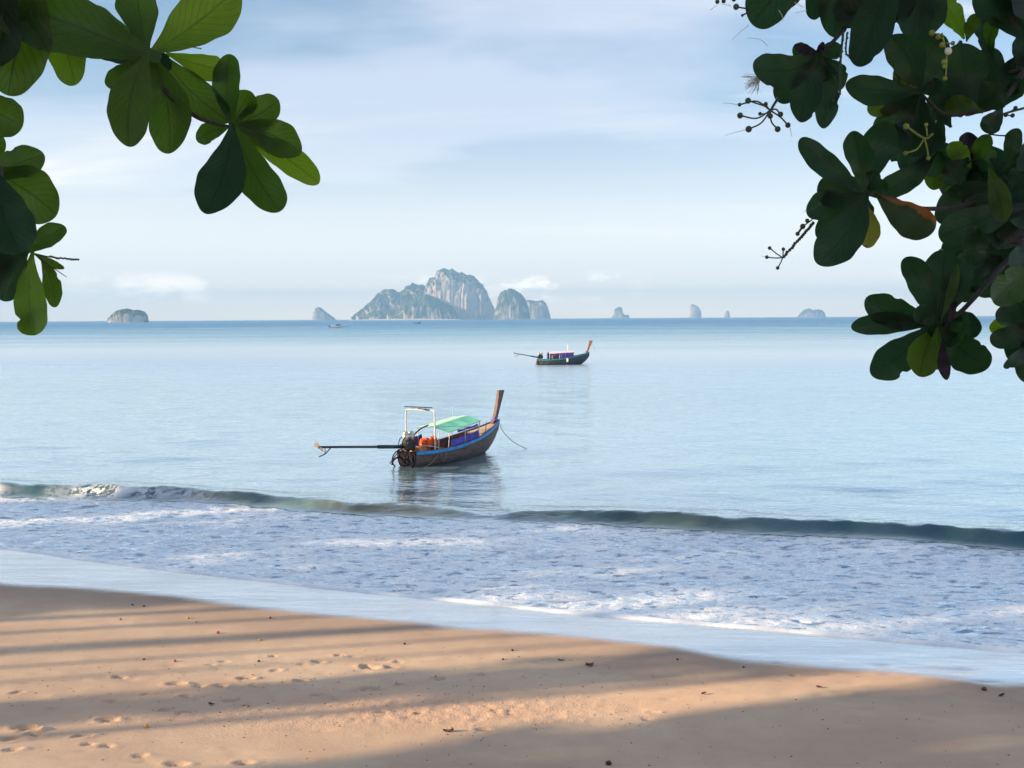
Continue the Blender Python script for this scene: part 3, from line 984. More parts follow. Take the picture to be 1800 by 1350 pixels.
def longtail(name, loc, heading, label, hullm, stripem, prowm, group):
    root = empty(name, loc, heading)
    tag(root, label, 'boat', group)
    xs = [s[0] for s in STA]
    xx = sorted(set(list(np.linspace(xs[0], xs[-1], 26))))
    mb = MB()
    loft([section(x) for x in xx], mb, False, True, True)
    hull = mb.build('hull', hullm, root, True)
    mb = MB()
    xi = [x for x in xx if x < 5.0]
    loft([section(max(x, 0.06), 0.045, 0.06) for x in xi], mb, True, True, True)
    mb.build('inner_lining', M['inside'], root, True)
    for k, x in enumerate((0.7, 1.35, 2.0, 2.65, 3.3, 3.95)):
        mb = MB()
        mb.tube(section(x, 0.05, 0.08), 0.025, 5)
        mb.build('rib', M['inside'], hull)
    for s in (1, -1):
        mb = MB()
        ribbon([sheer_pt(x, s, -0.10, 0.012) for x in np.linspace(0.0, 5.98, 24)], 0.125, 0.038, mb)
        mb.build('gunwale', stripem, root)
        mb = MB()
        ribbon([sheer_pt(x, s, 0.022, -0.02) for x in np.linspace(0.0, 5.95, 24)], 0.02, 0.04, mb)
        mb.build('rail_cap', M['inside'] if stripem is M['blue'] else stripem, root)
    # foredeck planks between the gunwales, rising to the stem
    mb = MB()
    rows = []
    for x in np.linspace(4.35, 5.95, 9):
        b, s, k, f = sta(x)
        b = max(b - 0.03, 0.015)
        rows.append([(x, b * t, s - 0.015 + 0.03 * (1 - t * t)) for t in (-1, -0.5, 0, 0.5, 1)])
    loft([r for r in rows], mb, True)
    loft([[(p[0], p[1], p[2] - 0.04) for p in r] for r in rows], mb, False)
    dk = mb.build('foredeck', M['deck'] if stripem is M['blue'] else M['orange_wood'], root)
    # orange bulkhead under the deck
    mb = MB()
    sec = section(4.45, 0.05, 0.1)
    mb.add([(p[0], p[1], p[2] - 0.03) for p in sec] + [(p[0] + 0.03, p[1], p[2] - 0.03) for p in sec], [tuple(range(len(sec))), tuple(range(2 * len(sec) - 1, len(sec) - 1, -1))])
    mb.build('bulkhead', M['orange_wood'], root)
    # thwarts
    for x in (1.5, 2.5, 3.4):
        b, s, k, f = sta(x)
        mb = MB()
        mb.box((x, 0, s - 0.24), (0.22, 2 * b - 0.16, 0.035))
        mb.build('thwart', M['inside'], root)
    # prow post: a thin plank standing fore-and-aft, flaring upward
    mb = MB()
    rings = []
    for (x, z, w, t) in ((5.62, 1.20, 0.34, 0.09), (5.76, 1.46, 0.24, 0.085), (5.90, 1.78, 0.24, 0.08), (6.02, 2.12, 0.29, 0.075), (6.13, 2.44, 0.36, 0.07), (6.22, 2.74, 0.43, 0.065)):
        rings.append([(x - w / 2, -t, z + 0.01), (x + w / 2, -t * 0.6, z), (x + w / 2, t * 0.6, z), (x - w / 2, t, z + 0.01), (x - w / 2, -t, z + 0.01)])
    loft(rings, mb, False)
    n = len(mb.v)
    mb.f.append((n - 5, n - 4, n - 3, n - 2))
    pr = mb.build('prow', prowm, root)
    mb = MB()
    mb.tube([(5.69, 0, 1.36), (5.76, 0, 1.47)], [0.16, 0.14], 10)
    mb.build('cloth_wrap', M['violet'], pr, True)
    return root


# ---- near boat
SB = np.array([-4.28, 40.62])
NB_HEAD = math.atan2(0.795, 0.607)
nb = longtail('longtail_boat', (SB[0], SB[1], 0.0), NB_HEAD, 'nearest wooden longtail boat with green canopy and blue gunwale', M['hull'], M['blue'], M['prow'], 'longtail boats at anchor')
NBM = WORLD[nb.name]
engine(nb, 4.75, 0.46, (0.05, 0.0, 0.72))
# canopy: two canvas slopes over a ridge, each with thickness
def slope(a, b, c, d, mat, nm, root, th=0.02, n=6):
    mb = MB()
    A, B, C_, D_ = map(Vector, (a, b, c, d))
    top, bot = [], []
    for i in range(n + 1):
        t = i / n
        p, q = A.lerp(B, t), D_.lerp(C_, t)
        sag = -0.03 * math.sin(math.pi * ((t * 3) % 1))
        top.append([p.lerp(q, s) + Vector((0, 0, sag * math.sin(math.pi * s))) for s in (0, .25, .5, .75, 1)])
        bot.append([v - Vector((0, 0, th)) for v in top[-1]])
    loft([[tuple(v) for v in r] for r in top], mb, False)
    loft([[tuple(v) for v in r] for r in bot], mb, True)
    return mb.build(nm, mat, root)


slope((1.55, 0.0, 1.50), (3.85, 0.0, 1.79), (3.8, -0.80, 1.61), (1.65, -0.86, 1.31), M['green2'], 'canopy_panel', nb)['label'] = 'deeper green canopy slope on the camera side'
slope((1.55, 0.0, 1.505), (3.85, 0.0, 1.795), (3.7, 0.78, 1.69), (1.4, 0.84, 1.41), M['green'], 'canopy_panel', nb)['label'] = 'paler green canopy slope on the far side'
for (x, s, top) in ((1.72, -1, 1.31), (2.75, -1, 1.45), (3.70, -1, 1.59), (1.5, 1, 1.40), (2.6, 1, 1.53), (3.6, 1, 1.67)):
    b, sh, k, f = sta(x)
    mb = MB()
    mb.tube([(x, s * (b - 0.06), sh - 0.1), (x, s * 0.80, top)], 0.02, 6)
    mb.build('canopy_post', M['pipe'], nb, True)
mb = MB()
mb.tube([(2.95, 0.1, 1.7), (2.95, 0.1, 2.25)], 0.009, 5)
mb.build('antenna', M['pipe'], nb)
mb = MB()
sec = section(-0.02)
mb.add([(p[0] - 0.012, p[1] * 0.99, p[2]) for p in sec] + [(p[0] - 0.04, p[1] * 0.97, p[2]) for p in sec],
       [tuple(range(len(sec), 2 * len(sec)))] + [(k, k + 1, len(sec) + k + 1, len(sec) + k) for k in range(len(sec) - 1)])
mb.build('transom', M['hose'], nb)
# tall pipe arch near the stern with a panel on top
mb = MB()
ax = 0.92
mb.tube(smooth_path([(ax, -0.70, 0.55), (ax, -0.70, 1.5), (ax, -0.69, 2.16), (ax, -0.58, 2.25), (ax - 0.1, 0.0, 2.25), (ax - 0.2, 0.58, 2.25), (ax - 0.22, 0.69, 2.16), (ax - 0.22, 0.70, 1.5), (ax - 0.22, 0.70, 0.55)], 4), 0.03, 7)
arch = mb.build('pipe_arch', M['pipe'], nb, True)
mb = MB()
mb.box((ax - 0.12, 0.10, 2.37), (0.16, 1.30, 0.035), 0.15)
mb.build('roof_panel', M['panel'], arch)
mb = MB()
mb.tube([(ax - 0.05, -0.45, 2.27), (ax - 0.1, 0.1, 2.30)], 0.03, 6)
mb.build('lamp_bar', M['dark'], arch)
for y in (-0.3, 0.4):
    mb = MB()
    mb.tube([(ax - 0.1, y, 2.25), (ax - 0.1, y, 2.36)], 0.015, 5)
    mb.build('panel_bracket', M['dark'], arch)
# small hand rail loop on the camera side of the engine
mb = MB()
mb.tube(smooth_path([(0.45, -0.30, 0.80), (0.7, -0.55, 0.82), (1.15, -0.70, 0.72)], 5), 0.02, 6)
mb.tube([(1.15, -0.70, 0.6), (1.18, -0.69, 1.35)], 0.02, 6)
mb.build('hand_rail', M['pipe'], nb, True)
# tarpaulins laced between the posts
def cloth(pts0, pts1, mat, nm, root, thick=0.012):
    mb = MB()
    n = 14
    P0 = [np.array(p) for p in pts0]
    P1 = [np.array(p) for p in pts1]
    rows = []
    for j in range(6):
        w = j / 5
        r = []
        for i in range(n + 1):
            t = i / n
            a = P0[0] * (1 - t) + P0[1] * t
            b = P1[0] * (1 - t) + P1[1] * t
            p = a * (1 - w) + b * w
            p[1] += 0.025 * math.sin(t * 23 + w * 2.0) * math.sin(math.pi * w) + 0.015 * math.sin(t * 41 + 1)
            p[2] -= 0.04 * math.sin(math.pi * ((t * 2) % 1)) * (1 - w)
            r.append(tuple(p))
        rows.append(r)
    loft(rows, mb)
    loft([[(x, y + thick, z) for (x, y, z) in r] for r in rows], mb, True)
    return mb.build(nm, mat, root, True)


cloth([(1.85, -0.80, 0.98), (3.72, -0.72, 1.22)], [(1.85, -0.79, 0.62), (3.72, -0.70, 0.86)], M['tarp'], 'side_tarpaulin', nb)
cloth([(0.55, 0.68, 1.06), (1.75, 0.80, 1.12)], [(0.55, 0.66, 0.62), (1.75, 0.79, 0.64)], M['tarp2'], 'side_tarpaulin', nb)
cloth([(4.05, 0.72, 1.10), (5.05, 0.44, 1.30)], [(4.05, 0.71, 0.98), (5.05, 0.43, 1.18)], M['tarp'], 'rail_cover', nb)
mb = MB()
mb.box((0.55, -0.05, 0.60), (0.5, 0.7, 0.30))
mb.build('engine_box', M['orange_wood'], nb)
# mooring bitt on the foredeck
mb = MB()
mb.tube([(4.55, -0.42, 0.92), (4.58, -0.44, 1.28)], 0.018, 6)
mb.tube([(4.58, -0.44, 1.28), (4.8, -0.25, 1.38), (5.05, -0.1, 1.42)], 0.018, 6)
mb.build('anchor_stock', M['rope'], nb, True)
# hoses and loops hanging at the stern
for k, (y0, y1, rx, dz) in enumerate(((0.30, 0.42, 0.42, 0.75), (0.05, 0.15, 0.34, 0.66), (-0.22, -0.12, 0.24, 0.58))):
    mb = MB()
    pts = []
    for i in range(15):
        t = i / 14
        a = math.pi * t
        pts.append((-0.06 - rx * math.sin(a) ** 0.8, y0 + (y1 - y0) * t, 0.70 - dz * t + 0.05 * math.sin(6 * t)))
    mb.tube(pts, 0.026, 6)
    mb.build('hanging_hose', M['hose'], nb, True)
mb = MB()
mb.tube([(-0.40 + 0.36 * math.cos(a), 0.12, 0.12 + 0.30 * math.sin(a)) for a in np.linspace(0.1, math.pi - 0.1, 14)], 0.035, 7)
mb.build('tyre_fender', M['hose'], nb, True)
mb = MB()
mb.tube([(-0.05, -0.36, 0.62), (-0.18, -0.42, -0.10)], 0.03, 6)
mb.build('rudder_pole', M['hose'], nb, True)
mb = MB()
mb.tube([(-0.05, 0.40, 0.62), (-0.5, 0.50, 0.15)], 0.02, 6)
mb.build('rudder_pole', M['hose'], nb, True)
mb = MB()
def hang(a, b, sag, n=10):
    A, B = Vector(a), Vector(b)
    return [A.lerp(B, i / n) + Vector((0, 0, -sag * math.sin(math.pi * i / n))) for i in range(n + 1)]


mb.tube(hang((1.15, -0.80, 0.58), (0.10, -0.62, -0.03), 0.16), 0.017, 6)
mb.tube(hang((1.15, -0.80, 0.58), (1.45, -0.86, 0.56), 0.42), 0.015, 6)
mb.build('side_rope', M['rope'], nb, True)
mb = MB()
mb.tube(smooth_path([(6.0, -0.02, 1.40), (6.25, -0.1, 0.85), (6.75, -0.35, 0.32), (7.35, -0.65, -0.02)], 6), 0.015, 6)
mb.build('anchor_rope', M['rope2'], nb, True)


def vest(x, y, z, rz, label, scale=1.0):
    p = NBM @ Vector((x, y, z))
    e = empty('life_vest', p, NB_HEAD + rz)
    tag(e, label, 'life vest', 'life vests in the near boat')
    for s in (-1, 1):
        mb = MB()
        mb.ball((0.02, s * 0.085 * scale, 0.2 * scale), 0.2 * scale, 10, 8, (0.35, 0.42, 1.0))
        mb.build('front_panel', M['vest'], e, True)
    mb = MB()
    mb.ball((-0.07 * scale, 0, 0.24 * scale), 0.2 * scale, 10, 8, (0.3, 0.85, 1.0))
    mb.build('back_panel', M['vest'], e, True)
    mb = MB()
    mb.tube([(0.075 * scale, -0.16 * scale, 0.16 * scale), (0.085 * scale, 0, 0.15 * scale), (0.075 * scale, 0.16 * scale, 0.16 * scale)], 0.014, 5)
    mb.build('strap', M['yellow'], e)


vest(0.82, -0.32, 0.62, 3.6, 'orange life vest with yellow strap nearest the engine', 1.15)
vest(1.10, 0.10, 0.64, 3.3, 'orange life vest in the middle of the near boat', 1.0)
vest(1.55, -0.05, 0.66, 3.9, 'round orange life vest under the aft edge of the canopy', 1.05)
p = NBM @ Vector((4.1, -0.36, 0.72))
e = empty('fuel_can', p, NB_HEAD + 0.4)
tag(e, 'yellow and white can standing near the bow of the near boat', 'can')
mb = MB()
mb.tube([(0, 0, 0), (0, 0, 0.02), (0, 0, 0.2), (0, 0, 0.26), (0, 0, 0.30)], [0.09, 0.1, 0.1, 0.07, 0.035], 10)
mb.build('can_body', M['white'], e, True)
mb = MB()
mb.tube([(0, 0, 0.20), (0, 0, 0.26), (0, 0, 0.31), (0, 0, 0.35)], [0.102, 0.072, 0.04, 0.04], 10)
mb.build('can_top', M['yellow'], e, True)

# ---- second boat, broadside
D2 = 129.0
b2 = longtail('longtail_boat', (wx(945, D2), D2, 0.0), R(6), 'farther longtail boat with violet cabin cloth and orange prow', M['hull2'], M['teal'], M['orange_wood'], 'longtail boats at anchor')
b2.scale = (1.12, 1.12, 1.12)
engine(b2, 2.95, 0.5, (0.30, 0.0, 0.75), False)
mb = MB()
rows = []
for x in np.linspace(1.25, 4.15, 8):
    b, sh, k, f = sta(min(x, 3.6))
    zt = 1.30 + 0.05 * (x - 1.25)
    rows.append([(x, (b + 0.08) * math.cos(t), zt + 0.16 * math.sin(t)) for t in np.linspace(0, math.pi, 9)])
loft(rows, mb)
loft([[(p[0], p[1] * 0.97, p[2] - 0.03) for p in r] for r in rows], mb, True)
mb.build('canopy_roof', M['pinkroof'], b2, True)
cloth([(2.55, -0.86, 1.36), (4.1, -0.80, 1.43)], [(2.55, -0.83, 0.62), (4.1, -0.70, 0.86)], M['tarp2'], 'cabin_cloth', b2)
cloth([(1.3, 0.84, 1.30), (4.1, 0.80, 1.43)], [(1.3, 0.80, 0.6), (4.1, 0.70, 0.86)], M['tarp2'], 'cabin_cloth', b2)
cloth([(1.3, -0.84, 1.30), (2.3, -0.86, 1.34)], [(1.3, -0.82, 1.0), (2.3, -0.84, 1.16)], M['tarp2'], 'cabin_cloth', b2)
for x in (1.3, 2.45, 4.1):
    for s in (-1, 1):
        mb = MB()
        b, sh, k, f = sta(x)
        mb.tube([(x, s * (b - 0.03), sh - 0.1), (x, s * 0.84, 1.32)], 0.03, 6)
        mb.build('canopy_post', M['pipe'], b2, True)
mb = MB()
mb.tube([(1.05, -0.5, 0.5), (1.05, -0.5, 1.3)], 0.06, 8)
mb.build('blue_post', M['blue'], b2)
mb = MB()
mb.tube([(3.5, 0, 1.6), (3.5, 0, 2.35)], 0.025, 6)
mb.build('mast', M['white'], b2)
mb = MB()
mb.ball((1.95, -0.2, 0.85), 0.26, 10, 8, (1.3, 0.8, 1))
mb.build('rope_heap', M['rope'], b2, True)
mb = MB()
mb.tube([(3.35, -0.88, 0.75), (3.35, -0.90, 0.70), (3.35, -0.92, 0.38), (3.35, -0.91, 0.32)], [0.04, 0.11, 0.11, 0.05], 10)
mb.build('fender', M['white'], b2, True)
mb = MB()
for k in range(3):
    mb.tube(hang((0.15 + 0.3 * k, -0.66, 0.58), (0.55 + 0.32 * k, -0.74, 0.5), 0.4), 0.03, 6)
mb.tube(hang((-0.05, -0.2, 0.6), (-0.2, 0.1, 0.0), 0.1), 0.09, 6)
mb.build('side_rope', M['rope'], b2, True)
mb = MB()
mb.tube(smooth_path([(6.3, 0, 2.5), (6.5, 0, 2.0), (6.7, 0, 1.4)]), 0.012, 5)
mb.build('prow_rope', M['rope2'], b2)

# ---- tiny far boat
D4 = 1250.0
b4 = longtail('longtail_boat', (wx(728, D4), D4, 0.0), R(-6), 'tiny dark longtail boat before the largest island', M['hull'], M['teal'], M['orange_wood'], 'longtail boats at anchor')
b4.scale = (1.5, 1.5, 1.5)
engine(b4, 2.2, 0.3, (0.3, 0, 0.7), False)

# ---- speedboat running to the right
D3 = 690.0
sp = empty('speedboat', (wx(581, D3), D3, 0.0), R(4))
tag(sp, 'white speedboat with red stripe speeding right, trailing a wake', 'boat')
SS = [(0, 1.5, 1.3, -0.2), (3, 1.7, 1.35, -0.2), (6, 1.7, 1.5, 0.05), (9, 1.35, 1.85, 0.45), (11.5, 0.7, 2.2, 1.1), (13, 0.06, 2.45, 1.9)]
mb = MB()
secs = []
for (x, b, s, k) in SS:
    secs.append([(x, b, s), (x, b * 0.92, s * 0.45 + k * 0.55), (x, b * 0.5, k + 0.1), (x, 0, k), (x, -b * 0.5, k + 0.1), (x, -b * 0.92, s * 0.45 + k * 0.55), (x, -b, s)])
loft(secs, mb, False, True)
mb.build('hull', M['white'], sp, True)
mb = MB()
loft([[(x, b, s), (x, b * 0.5, s + 0.08), (x, -b * 0.5, s + 0.08), (x, -b, s)] for (x, b, s, k) in SS], mb, True)
mb.build('deck', M['white'], sp)
for s in (1, -1):
    mb = MB()
    for i in range(len(SS) - 1):
        (xa, ba, sa, ka), (xb, bb, sb_, kb) = SS[i], SS[i + 1]
        q = [(xa, s * (ba * 0.97 + 0.03), sa * 0.78 + ka * 0.22), (xb, s * (bb * 0.97 + 0.03), sb_ * 0.78 + kb * 0.22), (xb, s * (bb + 0.03), sb_ * 0.85 + kb * 0.15), (xa, s * (ba + 0.03), sa * 0.85 + ka * 0.15)]
        mb.add(q, [(0, 1, 2, 3)])
    mb.build('stripe', M['red'], sp)
mb = MB()
loft([[(4.4, 1.2, 1.4), (4.4, 1.1, 2.3), (4.4, -1.1, 2.3), (4.4, -1.2, 1.4)], [(6.6, 1.1, 1.55), (5.6, 0.9, 2.45), (5.6, -0.9, 2.45), (6.6, -1.1, 1.55)], [(8.3, 0.6, 1.8), (6.6, 0.5, 2.4), (6.6, -0.5, 2.4), (8.3, -0.6, 1.8)]], mb)
mb.build('windscreen', M['glass'], sp)
for y in (-0.8, 0, 0.8):
    mb = MB()
    mb.box((-0.35, y, 1.35), (0.7, 0.45, 0.9))
    mb.tube([(-0.4, y, 0.9), (-0.45, y, -0.4)], 0.12, 6)
    mb.build('outboard_motor', M['dark'], sp)
mb = MB()
for y in (-1.2, 1.2):
    mb.tube([(1.6, y, 1.3), (1.9, y * 0.9, 2.6), (4.2, y * 0.9, 2.65)], 0.05, 5)
mb.box((2.9, 0, 2.68), (2.4, 2.3, 0.08))
mb.build('roof_frame', M['white'], sp)
# wake: a torn ribbon of foam lying on the water
m_wake, nt, out = new_mat('wake_foam')
tcw = nt.node('ShaderNodeTexCoord').outputs['Object']
wn = nt.noise(nt.mapping(tcw, (0.12, 0.8, 1)), 1.0, 5, 0.7)
dw = nt.node('ShaderNodeBsdfDiffuse', Color=nt.mix(nt.smooth(wn, 0.35, 0.65), (0.35, 0.48, 0.58), (0.82, 0.84, 0.86)))
tw = nt.node('ShaderNodeBsdfTransparent')
wa = nt.attr('thin')
mxw = nt.node('ShaderNodeMixShader', i0=nt.smooth(nt.math('ADD', wn, wa), 0.62, 0.85), i1=tw.outputs[0], i2=dw.outputs[0])
nt.l.new(mxw.outputs[0], out.inputs[0])
nW = 160
wv, wf, wthin = [], [], []
for i in range(nW + 1):
    t = i / nW
    x = -1.0 - 150 * t
    w = 0.9 + 2.2 * t
    for y, zz in ((-w, 0.10), (-w * 0.4, 0.28 - 0.15 * t), (w * 0.4, 0.28 - 0.15 * t), (w, 0.10)):
        wv.append((x, y + 0.2 * math.sin(i * 0.7), zz))
        wthin.append(0.60 - 0.45 * t)
for i in range(nW):
    for k in range(3):
        a = i * 4 + k
        wf.append((a, a + 1, a + 5, a + 4))
wk = mk('wake', wv, wf, m_wake)
wk.location = (wx(581, D3), D3, 0.05)
wk.rotation_euler = (0, 0, R(2))
set_attr(wk, 'thin', wthin)
tag(wk, 'thin white wake trailing behind the speedboat', 'wake', kind='stuff')

# ------------------------------------------------------------------ leafy branches hanging into the view
def leaf_material(name, tone, back, trans, spots=None):
    m, nt, out = new_mat(name)
    uv = nt.node('ShaderNodeUVMap').outputs[0]
    s = nt.node('ShaderNodeSeparateXYZ', i0=uv)
    uu, vv = s.outputs[0], s.outputs[1]
    av = nt.math('ABSOLUTE', vv)
    rnd = nt.node('ShaderNodeObjectInfo').outputs['Random']
    tc = nt.node('ShaderNodeTexCoord').outputs['Object']
    rib = nt.smooth(av, 0.06, 0.02)
    ph = nt.math('SUBTRACT', nt.math('MULTIPLY', uu, 11.0), nt.math('MULTIPLY', av, 3.2))
    vein = nt.math('MULTIPLY', nt.smooth(nt.math('ABSOLUTE', nt.math('SUBTRACT', nt.math('FRACT', ph), 0.5)), 0.12, 0.02), 0.65)
    lines_ = nt.math('MAXIMUM', rib, vein)
    n = nt.noise(tc, 14.0, 4, 0.6)
    c = nt.mix(rnd, tone, tuple(x * 1.55 for x in tone))
    c = nt.mix(nt.math('MULTIPLY', nt.smooth(n, 0.4, 0.7), 0.4), c, tuple(x * 0.55 for x in tone))
    c = nt.mix(nt.math('MULTIPLY', lines_, 0.45), c, tuple(min(1, x * 2.4 + 0.01) for x in tone))
    tcol = nt.mix(rnd, trans, (trans[0] * 0.55, trans[1] * 0.75, trans[2] * 1.0))
    tcol = nt.mix(nt.math('MULTIPLY', lines_, 0.75), tcol, tuple(x * 0.25 for x in trans))
    tcol = nt.mix(nt.math('MULTIPLY', nt.smooth(n, 0.45, 0.75), 0.35), tcol, tuple(x * 0.6 for x in trans))
    sp_n = nt.smooth(nt.noise(tc, 38.0, 3, 0.6), 0.70, 0.76)
    c = nt.mix(nt.math('MULTIPLY', sp_n, 0.8), c, (0.05, 0.03, 0.012))
    tcol = nt.mix(nt.math('MULTIPLY', sp_n, 0.8), tcol, (0.03, 0.015, 0.004))
    if spots:
        pn = nt.noise(tc, 22.0, 4, 0.7)
        sm = nt.smooth(nt.math('ADD', nt.math('MULTIPLY', uu, spots[1]), nt.math('ADD', nt.math('MULTIPLY', vv, spots[2]), pn)), spots[3], spots[3] + 0.15)
        c = nt.mix(sm, c, spots[0])
        tcol = nt.mix(sm, tcol, spots[0])
    bn = nt.bump(nt.math('ADD', nt.math('MULTIPLY', lines_, 0.7), n), 0.35, 0.004)
    p = nt.node('ShaderNodeBsdfPrincipled', Base_Color=c, Roughness=0.33, Normal=bn)
    p.inputs['Specular IOR Level'].default_value = 0.32
    t = nt.node('ShaderNodeBsdfTranslucent', Color=tcol, Normal=bn)
    mx = nt.node('ShaderNodeMixShader', i0=0.5, i1=p.outputs[0], i2=t.outputs[0])
    nt.l.new(mx.outputs[0], out.inputs[0])
    return m


m_leaf = leaf_material('sea_almond_leaf', (0.022, 0.045, 0.012), None, (0.15, 0.29, 0.014))
m_leaf_dk = leaf_material('shaded_leaf', (0.009, 0.022, 0.010), None, (0.042, 0.125, 0.034))  # darker copy of the leaf, shade from crowding put into its colour
m_leaf_lit = leaf_material('lit_leaf', (0.05, 0.10, 0.015), None, (0.33, 0.52, 0.015))  # brighter copy of the leaf, light on it put into its colour
m_leaf_yel = leaf_material('yellowing_leaf', (0.07, 0.09, 0.012), None, (0.42, 0.40, 0.02), ((0.20, 0.02, 0.03), 1.0, 0.25, 1.42))
m_leaf_org = leaf_material('browning_leaf', (0.02, 0.035, 0.012), None, (0.05, 0.09, 0.012), ((0.24, 0.09, 0.015), 0.15, -0.8, 1.0))
m_leaf_pur = leaf_material('dull_purple_leaf', (0.02, 0.012, 0.018), None, (0.03, 0.016, 0.022))
m_bark = simple_mat('branch_bark', (0.030, 0.025, 0.024), 0.8, var=0.4, scale=20, bump=0.006)
m_bud = simple_mat('flower_bud', (0.04, 0.06, 0.03), 0.45, var=0.4, scale=30)
m_budy = simple_mat('yellow_green_bud', (0.20, 0.24, 0.035), 0.45, var=0.3, scale=30)
m_fil = simple_mat('flower_filament', (0.72, 0.70, 0.66), 0.6, var=0.1)
LM = {'l': m_leaf, 'd': m_leaf_dk, 'y': m_leaf_lit, 'Y': m_leaf_yel, 'O': m_leaf_org, 'p': m_leaf_pur}
PROF_T = 1 - np.linspace(1, 0, 200) ** 2
PROF_W = np.where(PROF_T < 0.64, 0.11 + 0.89 * np.sin(np.clip(PROF_T / 0.64, 0, 1) * math.pi / 2) ** 1.45, np.sqrt(np.clip(1 - ((PROF_T - 0.64) / 0.36) ** 2.3, 0, 1)))
PROF_W[-1] = 0.02
rl = random.Random(12)


def leaf(base, tip, w, depth, parent, mat='l', tilt=0.0, bend=0.0, fold=None, arch=None):
    """one leathery leaf: base and tip surveyed from the photograph, width w px, at its own distance"""
    nu, nv = 30, 7
    w = w * 0.94
    bite = rl.random() < 0.4
    bu, bs, bd = rl.uniform(0.45, 0.9), rl.choice((-1, 1)), rl.uniform(0.10, 0.26)
    sharp = rl.uniform(0.0, 0.30)
    asy = [rl.uniform(0, 6.28) for _ in range(4)]
    b = np.array(base, float)
    t_ = np.array(tip, float)
    b = b - (t_ - b) * 0.07
    ax = t_ - b
    ln = np.linalg.norm(ax)
    pe = np.array([-ax[1], ax[0]]) / ln
    fold = rl.uniform(0.15, 0.45) if fold is None else fold
    arch = rl.uniform(-0.02, 0.05) if arch is None else arch
    tilt = rl.uniform(-0.12, 0.12) if tilt == 0.0 else tilt
    roll = rl.uniform(-0.35, 0.35)
    ph = rl.uniform(0, 6.28)
    wob = rl.uniform(0.02, 0.055)
    V, UV = [], []
    for i in range(nu + 1):
        u_ = 1 - (1 - i / nu) ** 2.0
        wd = w * 0.5 * (np.interp(u_, PROF_T, PROF_W) * (1 - sharp * (u_ > 0.6) * ((u_ - 0.6) / 0.4) ** 2))
        c = b + ax * u_ + pe * bend * math.sin(math.pi * u_)
        for j in range(nv):
            v_ = -1 + 2 * j / (nv - 1)
            e = 1 + (wob * math.sin(u_ * 11 + ph + (2 if v_ > 0 else 0)) + 0.09 * math.sin(u_ * 4.3 + asy[0 if v_ > 0 else 1]) + 0.025 * math.sin(u_ * 27 + asy[2 if v_ > 0 else 3])) * abs(v_)
            if bite and v_ * bs > 0:
                e -= bd * math.exp(-((u_ - bu) / 0.035) ** 2) * abs(v_)
            q = c + pe * v_ * wd * e
            m_per = depth / FPX
            dep = depth + tilt * u_ + arch * math.sin(math.pi * u_) - fold * abs(v_) * wd * m_per + roll * v_ * wd * m_per + 0.004 * math.sin(u_ * 15 + ph) * abs(v_)
            V.append((q[0], q[1], dep))
            UV.append((u_, v_))
    V = np.array(V)
    P = at_depth(V[:, 0], V[:, 1], V[:, 2])
    F = []
    for i in range(nu):
        for j in range(nv - 1):
            a = i * nv + j
            F.append((a, a + 1, a + nv + 1, a + nv))
    ob = mk('leaf', P, F, LM[mat], parent, True)
    uvl = ob.data.uv_layers.new(name='UVMap')
    li = np.zeros(len(ob.data.loops), dtype=np.int32)
    ob.data.loops.foreach_get('vertex_index', li)
    uvl.data.foreach_set('uv', np.array(UV, dtype=np.float32)[li].ravel())
    return ob


def px_tube(pts, r_px, mb, n=7, sm=5):
    """pts = (px, py, depth)"""
    P = smooth_path(pts, sm) if len(pts) > 2 else [np.array(p, float) for p in pts]
    rr = r_px if isinstance(r_px, (list, tuple)) else [r_px, r_px]
    W = [at_depth(p[0], p[1], p[2]) for p in P]
    rs = [(rr[0] + (rr[1] - rr[0]) * i / (len(P) - 1)) * P[i][2] / FPX for i in range(len(P))]
    mb.tube(W, rs, n)


def px_ball(x, y, d, r, mb, sq=(1, 1, 1)):
    mb.ball(at_depth(x, y, d), r * d / FPX, 8, 6, sq)


def tree_root(name, loc, label):
    e = empty(name, loc)
    tag(e, label, 'tree', 'broad leaved shore trees framing the view')
    return e


lt = tree_root('sea_poison_tree', (-3.4, 0.8, 4.35), 'leafy tree on the left with green glowing leaves hanging in front of the sky')
rt = tree_root('sea_poison_tree', (3.6, 1.4, 4.35), 'dense dark leafy tree on the right with flower buds and a yellow leaf')


def trunk(root, x, y, lean, h=4.2):
    mb = MB()
    pts = smooth_path([(x, y, 4.2), (x + lean * 0.2, y + 0.1, 5.4), (x + lean * 0.1, y + 0.15, 6.8), (x + lean * 0.5, y + 0.3, 4.3 + h)], 5)
    n = len(pts)
    mb.tube(pts, [0.26 - 0.14 * i / (n - 1) for i in range(n)], 12)
    mk('trunk', mb.v, mb.f, m_bark, root, True)


trunk(lt, -3.4, 0.8, 0.6)
trunk(rt, 3.6, 1.4, -0.5)


def branch(root, pts, r0, r1, world_start=None):
    P = [at_depth(*p) for p in pts]
    if world_start is not None:
        P = [np.array(q, float) for q in world_start] + P
    P = smooth_path(P, 6)
    n = len(P)
    mb = MB()
    mb.tube(P, [r0 + (r1 - r0) * i / (n - 1) for i in range(n)], 8)
    return mk('branch', mb.v, mb.f, m_bark, root, True)


